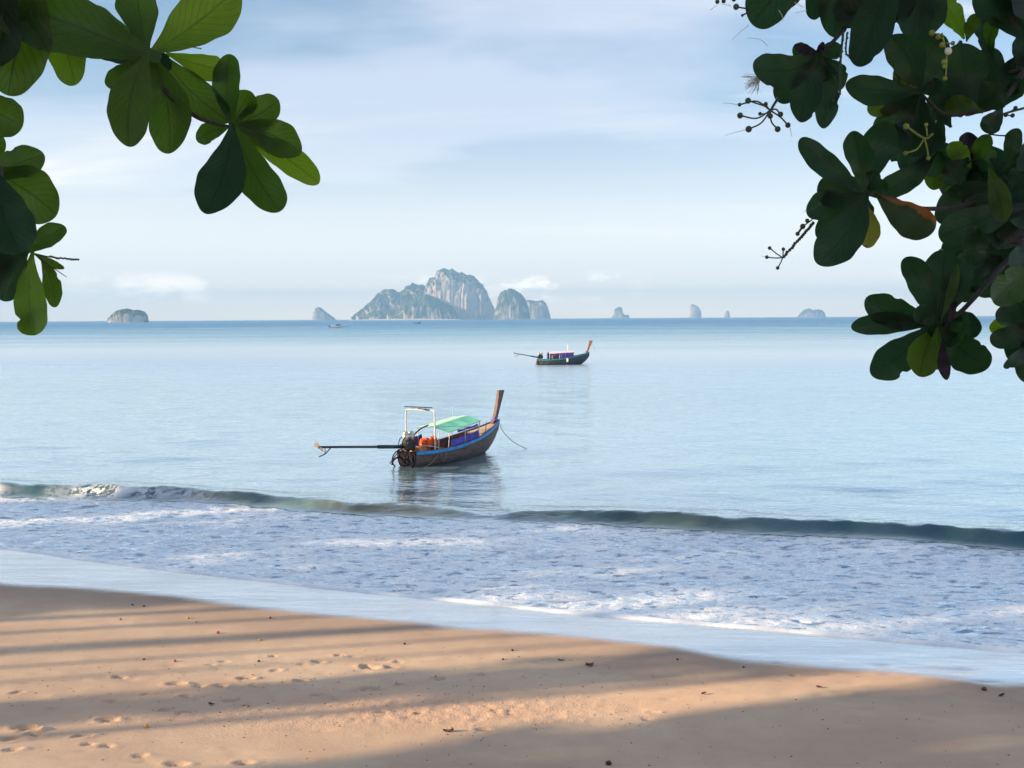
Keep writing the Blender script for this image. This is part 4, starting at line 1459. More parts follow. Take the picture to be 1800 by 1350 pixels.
# ---- left tree
brA = branch(lt, [(-60, -60, 2.75), (120, 30, 2.7), (240, 84, 2.6), (268, 110, 2.52), (290, 158, 2.47), (340, 202, 2.48), (380, 218, 2.5), (408, 222, 2.5)], 0.016, 0.0026,
             [(-3.3, 1.1, 7.6), (-2.2, 1.8, 7.3)])
brC = branch(lt, [(-90, 250, 2.1), (-20, 360, 2.15), (48, 446, 2.2)], 0.025, 0.005, [(-3.3, 1.0, 6.9), (-2.0, 1.7, 6.6)])
for a in [  # base, tip, width, depth, material, tilt
    ((262, 96), (-40, -20), 136, 2.42, 'l', -0.10, 0), ((262, 98), (96, 30), 96, 2.5, 'l', 0.05, 4), ((264, 100), (160, 64), 66, 2.46, 'd', 0.05, -4), ((264, 92), (225, 60), 40, 2.5, 'd', 0.03, 0), ((264, 96), (300, 122), 36, 2.46, 'd', 0.03, 0), ((262, 100), (250, 190), 60, 2.5, 'l', 0.03, 0), ((258, 84), (238, -48), 76, 2.42, 'l', 0.08, -4), ((272, 88), (420, -22), 104, 2.44, 'y', 0.10, 6),
    ((75, -40), (14, 168), 112, 2.30, 'l', 0.0, 8), ((70, 0), (132, 150), 78, 2.46, 'y', 0.05, -10),
    ((-10, -60), (-14, 120), 120, 2.28, 'd', 0.05, 0),
    ((252, 102), (186, 150), 56, 2.40, 'l', 0.05, -8), ((258, 104), (226, 258), 88, 2.36, 'l', -0.12, 14), ((268, 104), (298, 270), 80, 2.44, 'l', 0.06, -12),
    ((284, 94), (404, 214), 62, 2.48, 'l', 0.05, 10), ((300, 96), (418, 128), 50, 2.52, 'y', 0.05, 4),
    ((408, 220), (402, 95), 54, 2.50, 'l', 0.05, -6), ((412, 218), (490, 176), 66, 2.54, 'l', 0.08, 6), ((412, 222), (530, 268), 62, 2.53, 'l', 0.05, -10),
    ((422, 232), (561, 322), 52, 2.56, 'y', 0.12, -6), ((414, 226), (492, 372), 76, 2.48, 'l', -0.06, 8), ((406, 226), (362, 376), 84, 2.44, 'd', -0.10, -10),
    ((410, 226), (428, 318), 44, 2.55, 'y', 0.05, 0), ((404, 216), (436, 240), 26, 2.6, 'd', 0.02, 0), ((410, 214), (440, 160), 50, 2.56, 'l', 0.03, 0), ((412, 224), (470, 250), 40, 2.58, 'd', 0.03, 0), ((400, 224), (345, 246), 40, 2.52, 'l', 0.06, 4),
]:
    leaf(a[0], a[1], a[2], a[3], brA, a[4], a[5], a[6])
for a in [
    ((-50, 190), (40, 222), 82, 2.30, 'l', 0.05, -6), ((-40, 250), (10, 262), 60, 2.30, 'l', 0.05, 0),
    ((-20, 318), (78, 272), 62, 2.24, 'l', 0.06, -6), ((-30, 300), (100, 378), 90, 2.22, 'l', 0.05, -10), ((-10, 300), (36, 446), 100, 2.15, 'd', -0.08, 10),
    ((46, 444), (116, 400), 42, 2.24, 'l', 0.06, -4), ((-30, 330), (-6, 430), 80, 2.12, 'd', 0.04, 0),
    ((58, 444), (113, 472), 15, 2.25, 'l', 0.05, 2), ((58, 452), (62, 588), 62, 2.20, 'y', -0.08, 10), ((72, 455), (98, 540), 34, 2.26, 'l', 0.05, -6), ((70, 540), (36, 584), 42, 2.19, 'y', -0.04, -8),
    ((46, 446), (2, 528), 66, 2.18, 'd', 0.05, 8), ((40, 442), (-24, 440), 52, 2.2, 'l', 0.05, 0), ((30, 440), (-40, 500), 60, 2.2, 'd', 0.05, 0),
]:
    leaf(a[0], a[1], a[2], a[3], brC, a[4], a[5], a[6])
mb = MB()
px_tube([(60, 446, 2.25), (90, 452, 2.25), (140, 456, 2.26)], (1.5, 0.8), mb)
for i in range(14):
    px_ball(88 + i * 3.8, 452 + i * 0.3 + rl.uniform(-1.5, 1.5), 2.25, 2.0, mb)
mk('flower_spike', mb.v, mb.f, m_bud, brC, True)
mb = MB()
px_tube([(66, 452, 2.25), (95, 472, 2.26), (117, 487, 2.27)], (1.2, 0.6), mb)
mk('twig', mb.v, mb.f, m_bark, brC, True)
mb = MB()
px_tube([(310, 80, 2.5), (335, 82, 2.5), (354, 86, 2.5)], (0.9, 0.5), mb)
for i in range(6):
    px_ball(333 + i * 4, 82 + i * 0.7, 2.5, 1.4, mb)
mk('flower_spike', mb.v, mb.f, m_bud, brA, True)

# ---- right tree
S1 = [(3.5, 1.6, 8.2), (2.6, 2.2, 7.9)]
brP = branch(rt, [(1640, -60, 2.95), (1520, 10, 2.9), (1471, 66, 2.70), (1437, 97, 2.62)], 0.010, 0.004, S1)
brQ = branch(rt, [(1830, 80, 2.9), (1800, 124, 2.88), (1777, 160, 2.86), (1747, 188, 2.84), (1704, 198, 2.82), (1660, 200, 2.80), (1614, 160, 2.74)], 0.010, 0.004, [(3.5, 1.6, 7.9), (2.4, 2.4, 7.4)])
brS = branch(rt, [(1830, 300, 3.0), (1750, 340, 2.9), (1690, 362, 2.8), (1640, 367, 2.7), (1600, 363, 2.62), (1570, 349, 2.58), (1520, 341, 2.54)], 0.010, 0.0035, [(3.5, 1.6, 7.3), (2.4, 2.4, 6.9)])
brU = branch(rt, [(1830, 395, 2.7), (1798, 428, 2.65), (1760, 470, 2.58), (1711, 525, 2.46), (1686, 550, 2.42), (1650, 572, 2.38)], 0.011, 0.0045, [(3.5, 1.6, 7.0), (2.2, 2.2, 6.6)])
brV = branch(rt, [(1860, 480, 2.5), (1830, 540, 2.45), (1812, 590, 2.42)], 0.018, 0.006, [(3.5, 1.6, 6.8), (2.0, 2.2, 6.3)])


def leaves(lst, br, dmat='d'):
    for a in lst:
        b, t, w, d = a[:4]
        leaf(b, t, w, d, br, a[4] if len(a) > 4 else dmat, 0.0, a[5] if len(a) > 5 else rl.uniform(-5, 5))


leaves([
    ((1436, -70), (1322, 43), 88, 2.72, 'd', 8), ((1440, -70), (1430, 35), 42, 2.7), ((1500, -90), (1466, 66), 78, 2.68, 'd', 6), ((1570, -70), (1507, 117), 74, 2.66, 'd', -6),
    ((1500, -60), (1490, 50), 70, 2.76), ((1540, -60), (1530, 50), 76, 2.78), ((1590, -80), (1575, 38), 70, 2.8), ((1640, -70), (1602, 72), 70, 2.74), ((1650, -60), (1625, 66), 66, 2.82),
    ((1560, -60), (1552, 46), 70, 2.84),
    ((1436, 97), (1324, 122), 74, 2.60, 'd', -16), ((1436, 100), (1366, 178), 56, 2.64, 'd', 6), ((1436, 100), (1407, 215), 60, 2.58, 'd', 4), ((1440, 100), (1448, 226), 46, 2.63, 'd', -8),
    ((1440, 102), (1481, 156), 44, 2.67, 'd', -6), ((1440, 94), (1396, 79), 20, 2.6, 'p'), ((1434, 94), (1448, 74), 14, 2.6, 'p'), ((1442, 98), (1474, 133), 12, 2.66),
], brP)
leaves([
    ((1614, 158), (1566, 62), 76, 2.70, 'd', 10), ((1612, 160), (1486, 150), 58, 2.68, 'd', -4), ((1608, 154), (1572, 131), 9, 2.66, 'Y'), ((1616, 158), (1656, 60), 70, 2.78, 'd', -8),
    ((1606, 166), (1525, 196), 46, 2.8, 'l', 4), ((1614, 166), (1548, 262), 76, 2.74, 'd', 6), ((1618, 168), (1606, 276), 74, 2.8), ((1640, 190), (1585, 300), 66, 2.85), ((1650, 235), (1575, 215), 50, 2.86),
    ((1692, 64), (1652, -4), 46, 2.9, 'y', 4), ((1690, 64), (1672, 30), 30, 2.94, 'l'), ((1700, 70), (1716, 24), 26, 2.9, 'l'), ((1800, 70), (1714, -12), 60, 2.84), ((1745, 110), (1728, 14), 36, 2.9), ((1740, 90), (1752, 28), 30, 2.95, 'l'),
    ((1800, 60), (1756, -40), 80, 2.86), ((1850, 50), (1790, -20), 70, 2.9), ((1700, 192), (1690, 76), 84, 2.88), ((1718, 192), (1748, 84), 66, 2.92), ((1740, 186), (1806, 102), 56, 2.9),
    ((1700, 196), (1640, 128), 60, 2.9), ((1724, 196), (1660, 184), 46, 2.8, 'l'), ((1720, 190), (1760, 150), 60, 2.86), ((1670, 220), (1640, 160), 46, 2.9),
    ((1760, 190), (1730, 232), 40, 2.86), ((1790, 120), (1812, 60), 44, 2.9), ((1765, 185), (1798, 140), 34, 2.92), ((1655, 205), (1632, 268), 40, 2.9),
    ((1770, 288), (1791, 226), 34, 2.9, 'd'), ((1790, 320), (1830, 236), 50, 2.9), ((1705, 292), (1668, 252), 38, 2.92, 'y'), ((1704, 292), (1752, 268), 36, 2.95, 'l'), ((1700, 285), (1702, 232), 44, 2.9, 'p'), ((1720, 290), (1738, 236), 36, 2.95, 'l'),
], brQ)
leaves([
    ((1514, 335), (1406, 244), 50, 2.50, 'd', -6), ((1518, 335), (1500, 230), 54, 2.52, 'd', 4), ((1522, 338), (1562, 214), 70, 2.56, 'd', -8), ((1512, 340), (1436, 332), 64, 2.50, 'd', -4),
    ((1510, 344), (1418, 376), 52, 2.53, 'd', 4), ((1520, 342), (1438, 465), 76, 2.46, 'd', -12), ((1512, 345), (1436, 418), 44, 2.54, 'd', 4), ((1521, 360), (1527, 436), 40, 2.52, 'Y', -4),
    ((1546, 345), (1642, 406), 66, 2.55, 'O', 8), ((1640, 272), (1545, 342), 50, 2.84, 'd', -8), ((1652, 262), (1640, 334), 44, 2.86, 'l'), ((1706, 324), (1659, 342), 20, 2.85, 'l'),
    ((1690, 262), (1612, 296), 50, 2.9), ((1720, 262), (1690, 334), 66, 2.92), ((1745, 282), (1796, 330), 60, 2.95), ((1690, 310), (1770, 352), 60, 2.95), ((1700, 280), (1660, 320), 44, 2.9),
    ((1770, 330), (1644, 384), 70, 2.8, 'd', 6), ((1790, 372), (1650, 416), 70, 2.82, 'd', 4), ((1800, 330), (1690, 350), 70, 2.9), ((1800, 390), (1655, 446), 66, 2.84), ((1790, 420), (1690, 455), 70, 2.9),
    ((1800, 300), (1735, 370), 84, 2.95), ((1820, 350), (1740, 430), 84, 2.95), ((1830, 320), (1790, 400), 84, 2.9), ((1700, 320), (1750, 300), 60, 2.96), ((1780, 300), (1812, 350), 70, 2.9),
    ((1740, 300), (1764, 390), 46, 2.76, 'l'), ((1672, 446), (1650, 440), 14, 2.7, 'y'),
], brS)
leaves([
    ((1640, 562), (1592, 452), 58, 2.36, 'd', 8), ((1646, 560), (1660, 440), 74, 2.42, 'd', 4), ((1650, 560), (1700, 455), 60, 2.46), ((1655, 560), (1684, 464), 18, 2.32, 'l', 3), ((1640, 566), (1520, 528), 62, 2.36, 'd', -8),
    ((1642, 568), (1496, 575), 42, 2.32, 'd', 3), ((1640, 575), (1532, 660), 72, 2.34, 'd', -4), ((1644, 578), (1616, 662), 62, 2.40, 'l', 4), ((1650, 578), (1650, 650), 52, 2.42, 'l'), ((1658, 595), (1664, 668), 24, 2.34, 'p', 3),
    ((1658, 580), (1738, 646), 70, 2.36, 'd', 6), ((1655, 582), (1726, 574), 52, 2.40, 'd', -6), ((1664, 582), (1680, 528), 16, 2.34, 'p'), ((1648, 566), (1606, 548), 40, 2.3, 'd'), ((1650, 570), (1690, 600), 54, 2.38),
    ((1780, 440), (1695, 500), 66, 2.62), ((1760, 455), (1676, 470), 60, 2.64), ((1800, 430), (1720, 520), 64, 2.66), ((1720, 505), (1680, 520), 30, 2.6, 'd'), ((1810, 430), (1770, 492), 50, 2.7), ((1690, 440), (1655, 500), 54, 2.66),
    ((1740, 430), (1690, 420), 60, 2.7), ((1800, 470), (1740, 500), 40, 2.6),
], brU)
leaves([
    ((1830, 470), (1746, 532), 62, 2.46, 'l'), ((1840, 430), (1780, 478), 70, 2.5), ((1815, 560), (1739, 578), 36, 2.44, 'y'), ((1820, 570), (1741, 602), 46, 2.42), ((1815, 570), (1750, 550), 44, 2.44),
    ((1820, 590), (1772, 632), 56, 2.4), ((1830, 610), (1764, 646), 26, 2.38), ((1840, 590), (1800, 672), 60, 2.4), ((1830, 540), (1776, 540), 70, 2.46), ((1850, 560), (1790, 610), 70, 2.46), ((1810, 500), (1768, 520), 40, 2.5, 'l'),
], brV)

# more leaves deeper in the right-hand tree
for k in range(34):
    x, y = rl.uniform(1675, 1800), rl.uniform(285, 500)
    a = rl.uniform(0, 6.28)
    if (x - 1650) * 0.9 < (y - 420):
        continue
    L = rl.uniform(70, 105)
    leaf((x - L * 0.5 * math.cos(a), y - L * 0.5 * math.sin(a)), (x + L * 0.5 * math.cos(a) * (1 if x > 1720 else 0.6), y + L * 0.5 * math.sin(a)), rl.uniform(50, 72), rl.uniform(3.0, 3.4), brS, 'd')
for (x, y) in ((1600, 120), (1640, 120), (1670, 130), (1600, 215), (1570, 225), (1620, 245), (1650, 150), (1690, 150), (1730, 150), (1680, 110), (1745, 130), (1500, 20), (1540, 20), (1585, 15), (1620, 25), (1650, 275), (1680, 290), (1600, 262)):
    a = rl.uniform(0, 6.28)
    L = rl.uniform(60, 84)
    leaf((x - L * 0.5 * math.cos(a), y - L * 0.5 * math.sin(a)), (x + L * 0.5 * math.cos(a), y + L * 0.5 * math.sin(a)), rl.uniform(46, 58), rl.uniform(2.95, 3.3), brQ, 'd')
for (hx, hy, hd, hb_) in ((1437, 98, 2.66, brP), (1614, 162, 2.78, brQ), (1519, 341, 2.58, brS), (1648, 570, 2.44, brU)):
    for k in range(5):
        a = k * 1.2566 + rl.uniform(-0.4, 0.4)
        if hb_ is brP and -2.6 < a - 6.28 < -0.3:
            continue
        leaf((hx, hy), (hx + 46 * math.cos(a), hy + 46 * math.sin(a)), 34, hd + 0.03, hb_, 'd')

# hanging flower spikes, buds and threads
def spike(pts, r, knobs, br, d):
    mb = MB()
    P = [(x, y, d) for (x, y) in pts]
    px_tube(P, (r, r * 0.7), mb)
    Q = smooth_path([np.array(p) for p in pts], 8)
    for i in range(0, len(Q), max(1, len(Q) // knobs)):
        px_ball(Q[i][0] + rl.uniform(-1.5, 1.5), Q[i][1], d, r * 1.25, mb)
    return mk('flower_spike', mb.v, mb.f, m_bud, br, True)


spike([(1482, 60), (1478, 100), (1477, 135), (1476, 165), (1464, 179)], 2.2, 16, brP, 2.64)
spike([(1489, 58), (1487, 91), (1494, 101)], 1.7, 8, brP, 2.66)
sp3 = spike([(1430, 392), (1405, 420), (1378, 451)], 2.4, 12, brS, 2.54)
mb = MB()
for (x, y) in ((1353, 436), (1377, 438), (1348, 452), (1367, 471)):
    px_tube([(1376, 453, 2.54), ((1376 + x) / 2, (453 + y) / 2 + 1, 2.54), (x, y, 2.54)], (1.1, 1.1), mb)
    px_ball(x, y, 2.54, 3.4, mb)
for (x, y, r_) in ((1435, 350, 4.5), (1425, 357, 4), (1419, 388, 4), (1411, 398, 5), (1402, 411, 4)):
    px_ball(x, y, 2.54, r_, mb)
px_tube([(1435, 350, 2.54), (1425, 357, 2.54)], (2, 2), mb)
px_tube([(1411, 398, 2.54), (1402, 411, 2.54)], (2, 2), mb)
px_tube([(1435, 350, 2.54), (1448, 342, 2.54)], (1.2, 1.2), mb)
px_tube([(1428, 386, 2.54), (1411, 398, 2.54)], (1.2, 1.2), mb)
mk('bud_cluster', mb.v, mb.f, m_bud, brS, True)
mb = MB()
for (x, y, r_, cx_, cy_) in ((1300, 184, 3.5, 1330, 178), (1315, 177, 5.5, 1345, 187), (1301, 203, 5.5, 1330, 208), (1316, 227, 6, 1338, 216), (1367, 227, 5.5, 1356, 214), (1385, 220, 5, 1372, 206), (1372, 201, 5, 1364, 192), (1354, 204, 5, 1352, 200), (1346, 183, 4, 1350, 190), (1336, 200, 3.5, 1345, 200)):
    px_tube([(1354, 194, 2.6), (cx_, cy_, 2.6), (x, y, 2.6)], (1.5, 1.4), mb)
    px_ball(x, y, 2.6, r_, mb)
px_tube([(1350, 205, 2.6), (1357, 190, 2.6), (1368, 172, 2.62)], (2.2, 2.6), mb)
mk('bud_cluster', mb.v, mb.f, m_bud, brP, True)
mb = MB()
for (x, y, r_, bx_, by_) in ((1294, 12, 5.5, 1317, 16), (1261, 3, 4, 1262, -12), (1272, 2, 4, 1268, -12), (1290, -1, 4, 1292, -14), (1305, 27, 2.6, 1316, 21)):
    px_tube([(bx_, by_, 2.7), (x, y, 2.7)], (1.4, 1.4), mb)
    px_ball(x, y, 2.7, r_, mb)
px_tube([(1262, -12, 2.7), (1292, -14, 2.7), (1330, -20, 2.7)], (1.5, 2), mb)
mk('bud_cluster', mb.v, mb.f, m_bud, brP, True)
mb = MB()
for (pts) in ([(1298, 184), (1285, 182), (1271, 181)], [(1312, 228), (1292, 233), (1274, 238)], [(1316, 44), (1302, 56), (1287, 70)], [(1349, 80), (1335, 69), (1313, 67)], [(1369, 18), (1374, 26), (1378, 37)], [(1388, 222), (1392, 240)],
              [(1248, 18), (1262, 8)], [(1285, 10), (1268, 7)], [(1418, 18), (1398, 23)], [(1412, 13), (1396, 4)], [(1420, 366), (1412, 374)], [(1348, 452), (1338, 450)]):
    px_tube([(x, y, 2.62) for (x, y) in pts], (0.55, 0.35), mb, 4, 3)
mk('flower_thread', mb.v, mb.f, m_fil, brP, True)
mb = MB()
for k in range(46):     # open powder-puff flower
    a = rl.uniform(1.55, 3.35)
    L = rl.uniform(18, 30)
    x0, y0 = 1334 + rl.uniform(-3, 3), 137 + rl.uniform(-4, 4)
    px_tube([(x0, y0, 2.64), (x0 + L * 0.5 * math.cos(a), y0 + L * 0.55 * math.sin(a), 2.64 + rl.uniform(-.02, .02)), (x0 + L * math.cos(a), y0 + L * math.sin(a), 2.64 + rl.uniform(-.03, .03))], (0.5, 0.35), mb, 4, 3)
mk('open_flower', mb.v, mb.f, m_fil, brP, True)
mb = MB()
px_tube([(1656, 58, 2.68), (1664, 100, 2.68), (1662, 140, 2.68)], (1.4, 1.4), mb)
for (x, y, r_, sx_, sy_) in ((1638, 58, 5.5, 1657, 62), (1649, 65, 4.5, 1658, 68), (1656, 79, 5, 1661, 82), (1660, 109, 5.5, 1664, 108), (1661, 117, 4.5, 1664, 118), (1661, 138, 4.5, 1662, 136), (1675, 76, 4, 1660, 76)):
    px_tube([(sx_, sy_, 2.68), (x, y, 2.68)], (1.2, 1.2), mb)
    px_ball(x, y, 2.68, r_, mb)
mk('bud_cluster', mb.v, mb.f, m_budy, brQ, True)
mb = MB()
px_tube([(1593, 222, 2.68), (1625, 243, 2.68), (1640, 235, 2.68)], (2, 2), mb)
px_tube([(1625, 243, 2.68), (1630, 262, 2.68), (1632, 278, 2.68)], (1.6, 1.6), mb)
px_tube([(1592, 269, 2.68), (1612, 262, 2.68), (1625, 243, 2.68)], (1.6, 1.6), mb)
px_tube([(1628, 219, 2.68), (1630, 240, 2.68)], (1.4, 1.4), mb)
for (x, y, r_) in ((1593, 222, 5.5), (1628, 219, 3.5), (1632, 278, 4), (1592, 269, 4)):
    px_ball(x, y, 2.68, r_, mb)
mk('bud_cluster', mb.v, mb.f, m_budy, brQ, True)
mb = MB()
px_ball(1667, 90, 2.67, 6.5, mb)
mk('white_bud', mb.v, mb.f, m_fil, brQ, True)
mb = MB()
px_tube([(1740, 212, 2.9), (1765, 200, 2.9), (1800, 190, 2.9)], (1.6, 2.2), mb)
px_tube([(1768, 202, 2.9), (1785, 190, 2.9)], (1.2, 1.2), mb)
px_tube([(1768, 200, 2.9), (1774, 203, 2.9), (1780, 203, 2.9)], (1.2, 1.2), mb)
px_tube([(1762, 203, 2.9), (1757, 215, 2.9), (1750, 227, 2.9)], (1.1, 1.1), mb)
for (x, y, r_) in ((1750, 227, 4.5), (1768, 202, 4), (1780, 203, 4), (1785, 190, 4)):
    px_ball(x, y, 2.9, r_, mb)
mk('bud_cluster', mb.v, mb.f, m_bud, brQ, True)
mb = MB()
px_tube([(1738, 236, 2.9), (1770, 238, 2.9), (1790, 226, 2.9)], (1.3, 1.3), mb)
mk('twig', mb.v, mb.f, m_bark, brQ, True)

# crowns above and around the view: many leaves joined, too many to pick apart
def crown(root, cx, cy, cz, rx, ry, rz, n, seed, keep, size=0.30):
    rg = random.Random(seed)
    V, F = [], []
    while n > 0:
        a = Vector((rg.gauss(0, 1), rg.gauss(0, 1), rg.gauss(0, 1))).normalized() * rg.uniform(0.45, 1.0)
        p = Vector((cx + a.x * rx, cy + a.y * ry, cz + a.z * rz))
        if not keep(p):
            continue
        n -= 1
        d = Vector((rg.uniform(-1, 1), rg.uniform(-1, 1), rg.uniform(-0.9, 0.2))).normalized()
        s = d.cross(Vector((rg.uniform(-1, 1), rg.uniform(-1, 1), rg.uniform(-1, 1)))).normalized()
        L = size * rg.uniform(0.7, 1.25)
        W = L * 0.5
        o = len(V)
        V += [p, p + d * L * 0.35 + s * W * 0.35, p + d * L * 0.75 + s * W * 0.5, p + d * L, p + d * L * 0.75 - s * W * 0.5, p + d * L * 0.35 - s * W * 0.35]
        F += [(o, o + 1, o + 2, o + 3), (o, o + 3, o + 4, o + 5)]
    ob = mk('crown', V, F, m_leaf_plain, root, False)
    tag(ob, kind='stuff')
    return ob


m_leaf_plain, nt, out = new_mat('canopy_leaf')
rn = nt.node('ShaderNodeTexCoord').outputs['Object']
cc = nt.mix(nt.noise(rn, 1.5, 3, 0.6), (0.02, 0.05, 0.012), (0.06, 0.10, 0.02))
pp = nt.node('ShaderNodeBsdfPrincipled', Base_Color=cc, Roughness=0.4)
nt.l.new(pp.outputs[0], out.inputs[0])
over = lambda p: p.z > H + 0.45 + max(0.0, p.y) * 0.36
crown(lt, -3.0, 1.4, 9.2, 3.2, 3.0, 2.0, 900, 5, lambda p: over(p) or (p.y < 1.0 and p.x < -1.2) or p.x < -0.75 * max(p.y, 0) - 0.9)
crown(rt, 3.2, 1.6, 9.0, 3.2, 3.0, 2.2, 1200, 6, lambda p: over(p) or (p.y < 0.8 and p.x > 1.2) or p.x > 0.75 * max(p.y, 0) + 0.9)

# ------------------------------------------------------------------ trees along the shore to the left; their shade falls over the sand
m_needle, nt, out = new_mat('casuarina_foliage')
rn = nt.node('ShaderNodeTexCoord').outputs['Object']
cc = nt.mix(nt.noise(rn, 0.8, 4, 0.6), (0.025, 0.05, 0.02), (0.07, 0.10, 0.035))
pp = nt.node('ShaderNodeBsdfDiffuse', Color=cc)
nt.l.new(pp.outputs[0], out.inputs[0])


def ground(x, y):
    return float(sand_base(np.array(x), np.array(y)))


def spot(s, X):
    """ground place whose shade runs along line s"""
    return X, (s - (-LH[1]) * X) / LH[0] if False else (s + LH[1] * X) / LH[0]


def shore_tree(s, X, rad, z0, z1, label, n=1500, blob=0.9, seed=1, tr=0.26, grow=(0.55, 2.2)):
    x, y = spot(s, X)
    g = ground(x, y)
    e = empty('casuarina_tree', (x, y, g - 0.05))
    tag(e, label, 'tree', 'shore trees left of the view')
    rg = random.Random(seed)
    mb = MB()
    mb.tube(smooth_path([(x, y, g - 0.1), (x + 0.1, y, g + 4), (x - 0.05, y + 0.05, z0), (x, y, z1 - 0.5)], 4), [tr * (1 - 0.5 * i / 12) for i in range(13)], 9)
    mk('trunk', mb.v, mb.f, m_bark, e, True)
    V, F = [], []
    for _ in range(n):
        t = rg.random()
        z = z0 + (z1 - z0) * t
        prof = min(1.0, grow[0] + grow[1] * t) * min(1.0, (1.02 - t) * 3.0)
        a = rg.uniform(0, 6.28)
        r_ = rad * prof * math.sqrt(rg.random()) * (0.85 + 0.3 * rg.random())
        p = Vector((x + r_ * math.cos(a), y + r_ * math.sin(a), z))
        d = Vector((rg.uniform(-1, 1), rg.uniform(-1, 1), rg.uniform(-0.8, 0.5))).normalized()
        q = d.cross(Vector((rg.uniform(-1, 1), rg.uniform(-1, 1), rg.uniform(-1, 1)))).normalized()
        L = blob * rg.uniform(0.6, 1.2)
        W = L * 0.32
        o = len(V)
        V += [p - d * L * 0.5, p + q * W, p + d * L * 0.5, p - q * W]
        F.append((o, o + 1, o + 2, o + 3))
    c = mk('crown', V, F, m_needle, e, False)
    return e


def palm(s, X, h, label, r=0.13, seed=1):
    x, y = spot(s, X)
    g = ground(x, y)
    e = empty('coconut_palm', (x, y, g - 0.05))
    tag(e, label, 'palm', 'shore palms left of the view')
    rg = random.Random(seed)
    lx = LH[0] * rg.uniform(-0.4, 0.4)
    ly = LH[1] * lx / LH[0]
    top = Vector((x + lx, y + ly, g + h))
    mb = MB()
    mb.tube(smooth_path([(x, y, g - 0.1), (x + lx * 0.3, y + ly * 0.3, g + h * 0.5), tuple(top)], 6), [r * 1.4 - r * 0.5 * i / 12 for i in range(13)], 9)
    mk('trunk', mb.v, mb.f, m_bark, e, True)
    for k in range(13):
        a = 2 * math.pi * k / 13 + rg.uniform(-0.2, 0.2)
        rise = rg.uniform(-0.2, 1.0)
        V, F = [], []
        L = rg.uniform(2.2, 3.0)
        prev = None
        for i in range(11):
            t = i / 10
            c = top + Vector((math.cos(a) * L * t, math.sin(a) * L * t, rise * t * 1.5 - 2.1 * t * t))
            w = 0.55 * math.sin(math.pi * (0.08 + 0.9 * t)) ** 0.6
            sd = Vector((-math.sin(a), math.cos(a), -0.35)) * w
            sd2 = Vector((math.sin(a), -math.cos(a), -0.35)) * w
            o = len(V)
            V += [c + sd, c, c + sd2]
            if i:
                F += [(o - 3, o - 2, o + 1, o), (o - 2, o - 1, o + 2, o + 1)]
        mk('frond', V, F, m_needle, e, False)
    return e


shore_tree(9.5, -38, 3.9, 6.0, 24, 'big casuarina out of view on the left, shading the lower right sand', 5200, 1.0, 1, 0.26, (0.50, 0.9))
shore_tree(5.6, -36, 3.4, 6.0, 23, 'second big casuarina out of view on the left', 4200, 1.0, 2)
shore_tree(0.5, -34, 3.4, 6.0, 23, 'third big casuarina out of view on the left', 4200, 1.0, 3)
shore_tree(-4.5, -32, 3.2, 6.0, 21, 'fourth big casuarina, farthest behind the viewer', 2000, 1.0, 4)
shore_tree(15.3, -36, 1.3, 6.0, 22, 'slender young casuarina out of view on the left', 1900, 0.5, 5, 0.2, (0.03, 1.75))
palm(14.3, -36, 15.5, 'palm whose trunk shades the nearest thin line on the sand', 0.11, 1)
palm(16.85, -44, 17, 'palm second from the viewer among those out of view', 0.06, 2)
shore_tree(17.65, -40, 1.2, 15.0, 25, 'tall bare stemmed casuarina after the second palm, out of view', 700, 0.8, 13, 0.10)
shore_tree(18.55, -43, 1.3, 15.5, 26, 'second tall bare stemmed casuarina out of view', 700, 0.8, 14, 0.22)
palm(18.85, -46, 18, 'palm third from the viewer among those out of view', 0.10, 5)
shore_tree(19.9, -44, 1.3, 15.5, 26, 'third tall bare stemmed casuarina out of view', 700, 0.8, 16, 0.15)
shore_tree(20.9, -46, 1.2, 15.0, 26, 'fourth tall bare stemmed casuarina out of view', 700, 0.8, 17, 0.22)
shore_tree(23.8, -48, 2.6, 4.5, 25, 'nearest of the casuarinas shading the foam', 2600, 0.9, 8)
shore_tree(29.0, -52, 2.9, 4.0, 25, 'second of the casuarinas shading the foam', 2800, 0.9, 9)
shore_tree(34.8, -56, 1.8, 4.0, 24, 'third of the casuarinas shading the foam', 2000, 0.9, 10)
shore_tree(40.0, -58, 2.4, 3.0, 14, 'low bushy casuarina, farthest along the shore', 1700, 0.9, 11)

# ------------------------------------------------------------------ small things lying on the sand
m_seed = simple_mat('dry_yellow_seed', (0.55, 0.33, 0.06), 0.6, var=0.3, scale=40)
m_redp = simple_mat('red_brown_shell', (0.36, 0.10, 0.06), 0.5, var=0.3, scale=40)
m_blk = simple_mat('black_pebble', (0.035, 0.03, 0.04), 0.5, var=0.4, scale=40)
m_brn = simple_mat('dry_brown_leaf', (0.14, 0.055, 0.035), 0.7, var=0.4, scale=20)


def sand_z(x, y):
    ix = int(np.argmin(np.abs(gx - x)))
    iy = int(np.argmin(np.abs(gy - y)))
    return float(GZ[iy, ix])


def pebble(px, py, r, mat, name, label, cat, seed):
    p = sand_point(px, py)
    z = sand_z(p[0], p[1])
    rg = random.Random(seed)
    mb = MB()
    mb.ball((0, 0, r * 0.6), r, 9, 7, (rg.uniform(0.9, 1.3), rg.uniform(0.8, 1.1), rg.uniform(0.7, 0.95)))
    mb.v = [(x * (1 + 0.12 * math.sin(7 * y / r + seed)), y, zz * (1 + 0.1 * math.sin(5 * x / r + seed))) for (x, y, zz) in mb.v]
    ob = mb.build(name, mat, None, True)
    ob.location = (p[0], p[1], z)
    tag(ob, label, cat)


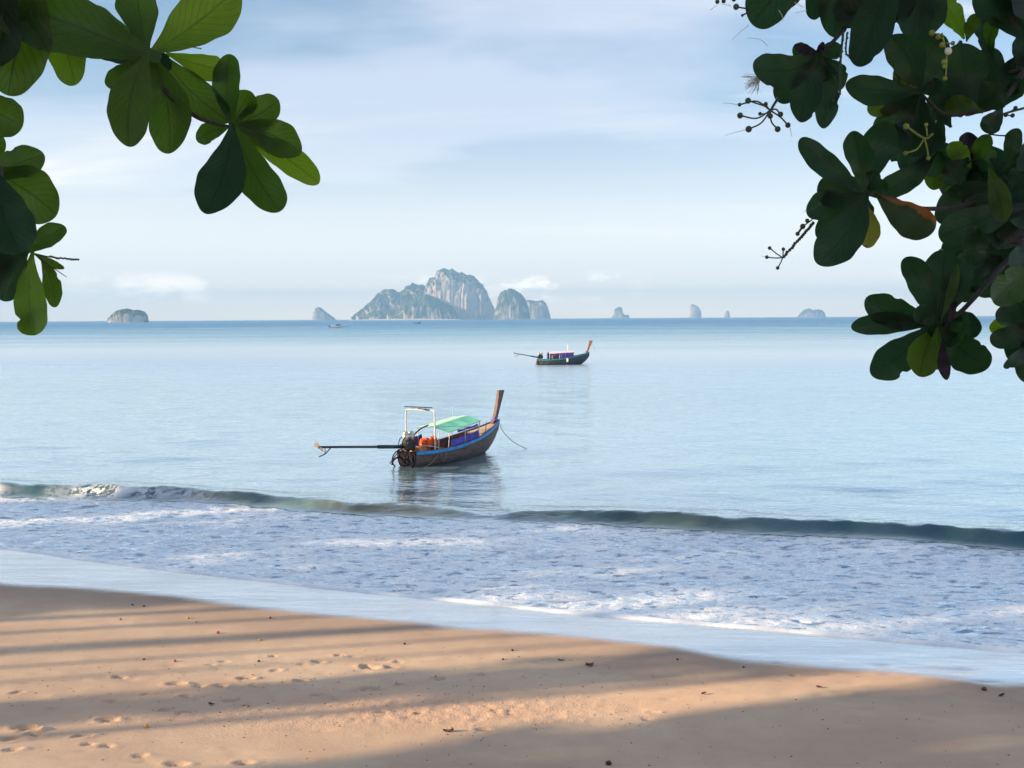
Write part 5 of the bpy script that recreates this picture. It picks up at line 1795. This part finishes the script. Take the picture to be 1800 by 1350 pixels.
def scrap(px, py, L, mat, label, seed, name='dry_leaf', cat='leaf'):
    """a curled dead leaf, a few centimetres high, with thickness"""
    p = sand_point(px, py)
    z = sand_z(p[0], p[1])
    rg = random.Random(seed)
    rows, rows2 = [], []
    a = rg.uniform(-0.5, 0.5)
    for i in range(8):
        t = i / 7
        w = L * 0.28 * math.sin(math.pi * (0.06 + 0.9 * t)) ** 0.8
        r = []
        for j in range(5):
            v = -1 + j / 2
            r.append(((t - 0.5) * L, v * w, 0.012 + L * 0.24 * v * v * (0.6 + 0.5 * math.sin(3 * t + seed)) + L * 0.22 * (t - 0.4) ** 2 * 2))
        rows.append(r)
        rows2.append([(x, y, q + 0.004) for (x, y, q) in r])
    mb = MB()
    loft(rows, mb)
    loft(rows2, mb, True)
    ob = mb.build(name, mat, None, True)
    ob.location = (p[0], p[1], z)
    ob.scale = (0.68, 0.68, 0.68)
    ob.rotation_euler = (0, 0, a)
    tag(ob, label, cat)


for i, (px, py, r, mt, nm, lb, ct) in enumerate([
        (258, 1279, 0.045, m_seed, 'seed', 'round yellow seed casting a shadow on the lit sand at lower left', 'seed'),
        (330, 1087, 0.042, m_seed, 'seed', 'yellow seed near the wet edge at upper left of the beach', 'seed'),
        (457, 1125, 0.036, m_seed, 'seed', 'yellow seed on the shaded stripe right of the red shell', 'seed'),
        (172, 1174, 0.02, m_seed, 'seed', 'tiny yellow seed on the bright sand at left', 'seed'),
        (212, 1090, 0.04, m_redp, 'shell', 'red brown shell near the top left of the sand', 'shell'),
        (383, 1113, 0.042, m_redp, 'shell', 'orange red shell between two shadow stripes', 'shell'),
        (345, 1094, 0.025, m_redp, 'shell', 'small brown shell just right of the yellow seed near the wet edge', 'shell'),
        (475, 1087, 0.035, m_blk, 'pebble', 'black pebble near the wet edge left of centre', 'pebble'),
        (711, 1133, 0.035, m_blk, 'pebble', 'black pebble on the shaded sand at centre', 'pebble'),
        (253, 1066, 0.035, m_blk, 'pebble', 'dark pebble in the topmost shadow stripe', 'pebble'),
        (233, 1064, 0.03, m_blk, 'pebble', 'dark pebble left of another in the topmost shadow stripe', 'pebble'),
        (455, 1163, 0.032, m_blk, 'pebble', 'dark pebble left of the main footprints', 'pebble'),
        (901, 1144, 0.032, m_blk, 'pebble', 'black pebble in the grey shade right of centre', 'pebble'),
        (884, 1160, 0.028, m_blk, 'pebble', 'small black pebble on the boundary of shade right of centre', 'pebble'),
        (307, 1163, 0.04, m_redp, 'shell', 'brown shell above the footprints at left', 'shell'),
        (253, 1160, 0.026, m_blk, 'pebble', 'small dark pebble left of the brown shell above the footprints', 'pebble'),
        (1191, 1160, 0.03, m_blk, 'pebble', 'dark pebble close to the wet edge at right', 'pebble'),
        (1730, 1214, 0.055, m_brn, 'pebble', 'left brown pebble of two in the shade at far right', 'pebble'),
        (1307, 1174, 0.03, m_blk, 'pebble', 'dark pebble on the bright wedge of sand at right', 'pebble'),
        (1070, 1343, 0.05, m_blk, 'pebble', 'grey pebble at the bottom edge in the shade', 'pebble')]):
    pebble(px, py, r * 0.68, mt, nm, lb, ct, i)
scrap(1037, 1171, 0.24, m_brn, 'curled red brown dead leaf in the grey shade right of centre', 2)
scrap(986, 1161, 0.16, m_blk, 'dark curled leaf left of the red brown one', 3)
scrap(788, 1286, 0.22, m_brn, 'dark pointed dead leaf at the lower centre', 4)
scrap(1760, 1224, 0.14, m_blk, 'dark curled leaf in the shade at far right', 5)
scrap(1237, 1221, 0.12, m_brn, 'small brown leaf on the lower edge of the lit wedge', 6)
scrap(1440, 1209, 0.13, m_brn, 'small brown leaf in the shade below the bright wedge', 7)
scrap(372, 1240, 0.14, m_brn, 'small dark leaf under the thin trunk shadow', 8)
scrap(433, 1240, 0.13, m_blk, 'small black leaf right of another under the thin trunk shadow', 9)

# crumbs of shell, twig and dark grit strewn over the sand
rg = random.Random(77)
V, F = [], []
for _ in range(900):
    x = rg.uniform(-9.5, 9.5)
    y = rg.uniform(10.2, 18.5)
    if rg.random() > 0.25:
        x, y = c0[0] + rg.gauss(-0.5, 4.0), c0[1] + rg.gauss(0.3, 1.3)
    if y > float(YS0(np.array(x))) - 0.3 or y < 9.8:
        continue
    z = sand_z(x, y)
    L = rg.uniform(0.006, 0.022)
    W = L * rg.uniform(0.3, 0.8)
    hgt_ = L * rg.uniform(0.3, 0.7)
    a = rg.uniform(0, 3.14)
    ca, sa = math.cos(a), math.sin(a)
    o = len(V)
    for (p, q, r_) in ((-L, 0, 0), (0, -W, 0), (L, 0, 0), (0, W, 0), (0, 0, hgt_)):
        V.append((x + p * ca - q * sa, y + p * sa + q * ca, z + r_))
    F += [(o, o + 1, o + 4), (o + 1, o + 2, o + 4), (o + 2, o + 3, o + 4), (o + 3, o, o + 4)]
tag(mk('beach_crumbs', V, F, m_brn), 'fine crumbs of shell and twig strewn over the sand', 'debris', kind='stuff')

# ------------------------------------------------------------------ haze
m_haze, nt, out = new_mat('sea_haze')
vol = nt.node('ShaderNodeVolumePrincipled')
vol.inputs['Color'].default_value = (0.30, 0.585, 1.0, 1)
vol.inputs['Density'].default_value = 0.00018
vol.inputs['Anisotropy'].default_value = 0.0
nt.l.new(vol.outputs[0], out.inputs['Volume'])
hx0, hx1, hy0, hy1, hz0, hz1 = -11000.0, 11000.0, -400.0, 10400.0, -5.0, 280.0
hv = [(x, y, z) for x in (hx0, hx1) for y in (hy0, hy1) for z in (hz0, hz1)]
haze = mk('haze', hv, [(0, 1, 3, 2), (4, 6, 7, 5), (0, 4, 5, 1), (2, 3, 7, 6), (0, 2, 6, 4), (1, 5, 7, 3)], m_haze)
tag(haze, 'thin pale sea haze', 'haze', kind='stuff')
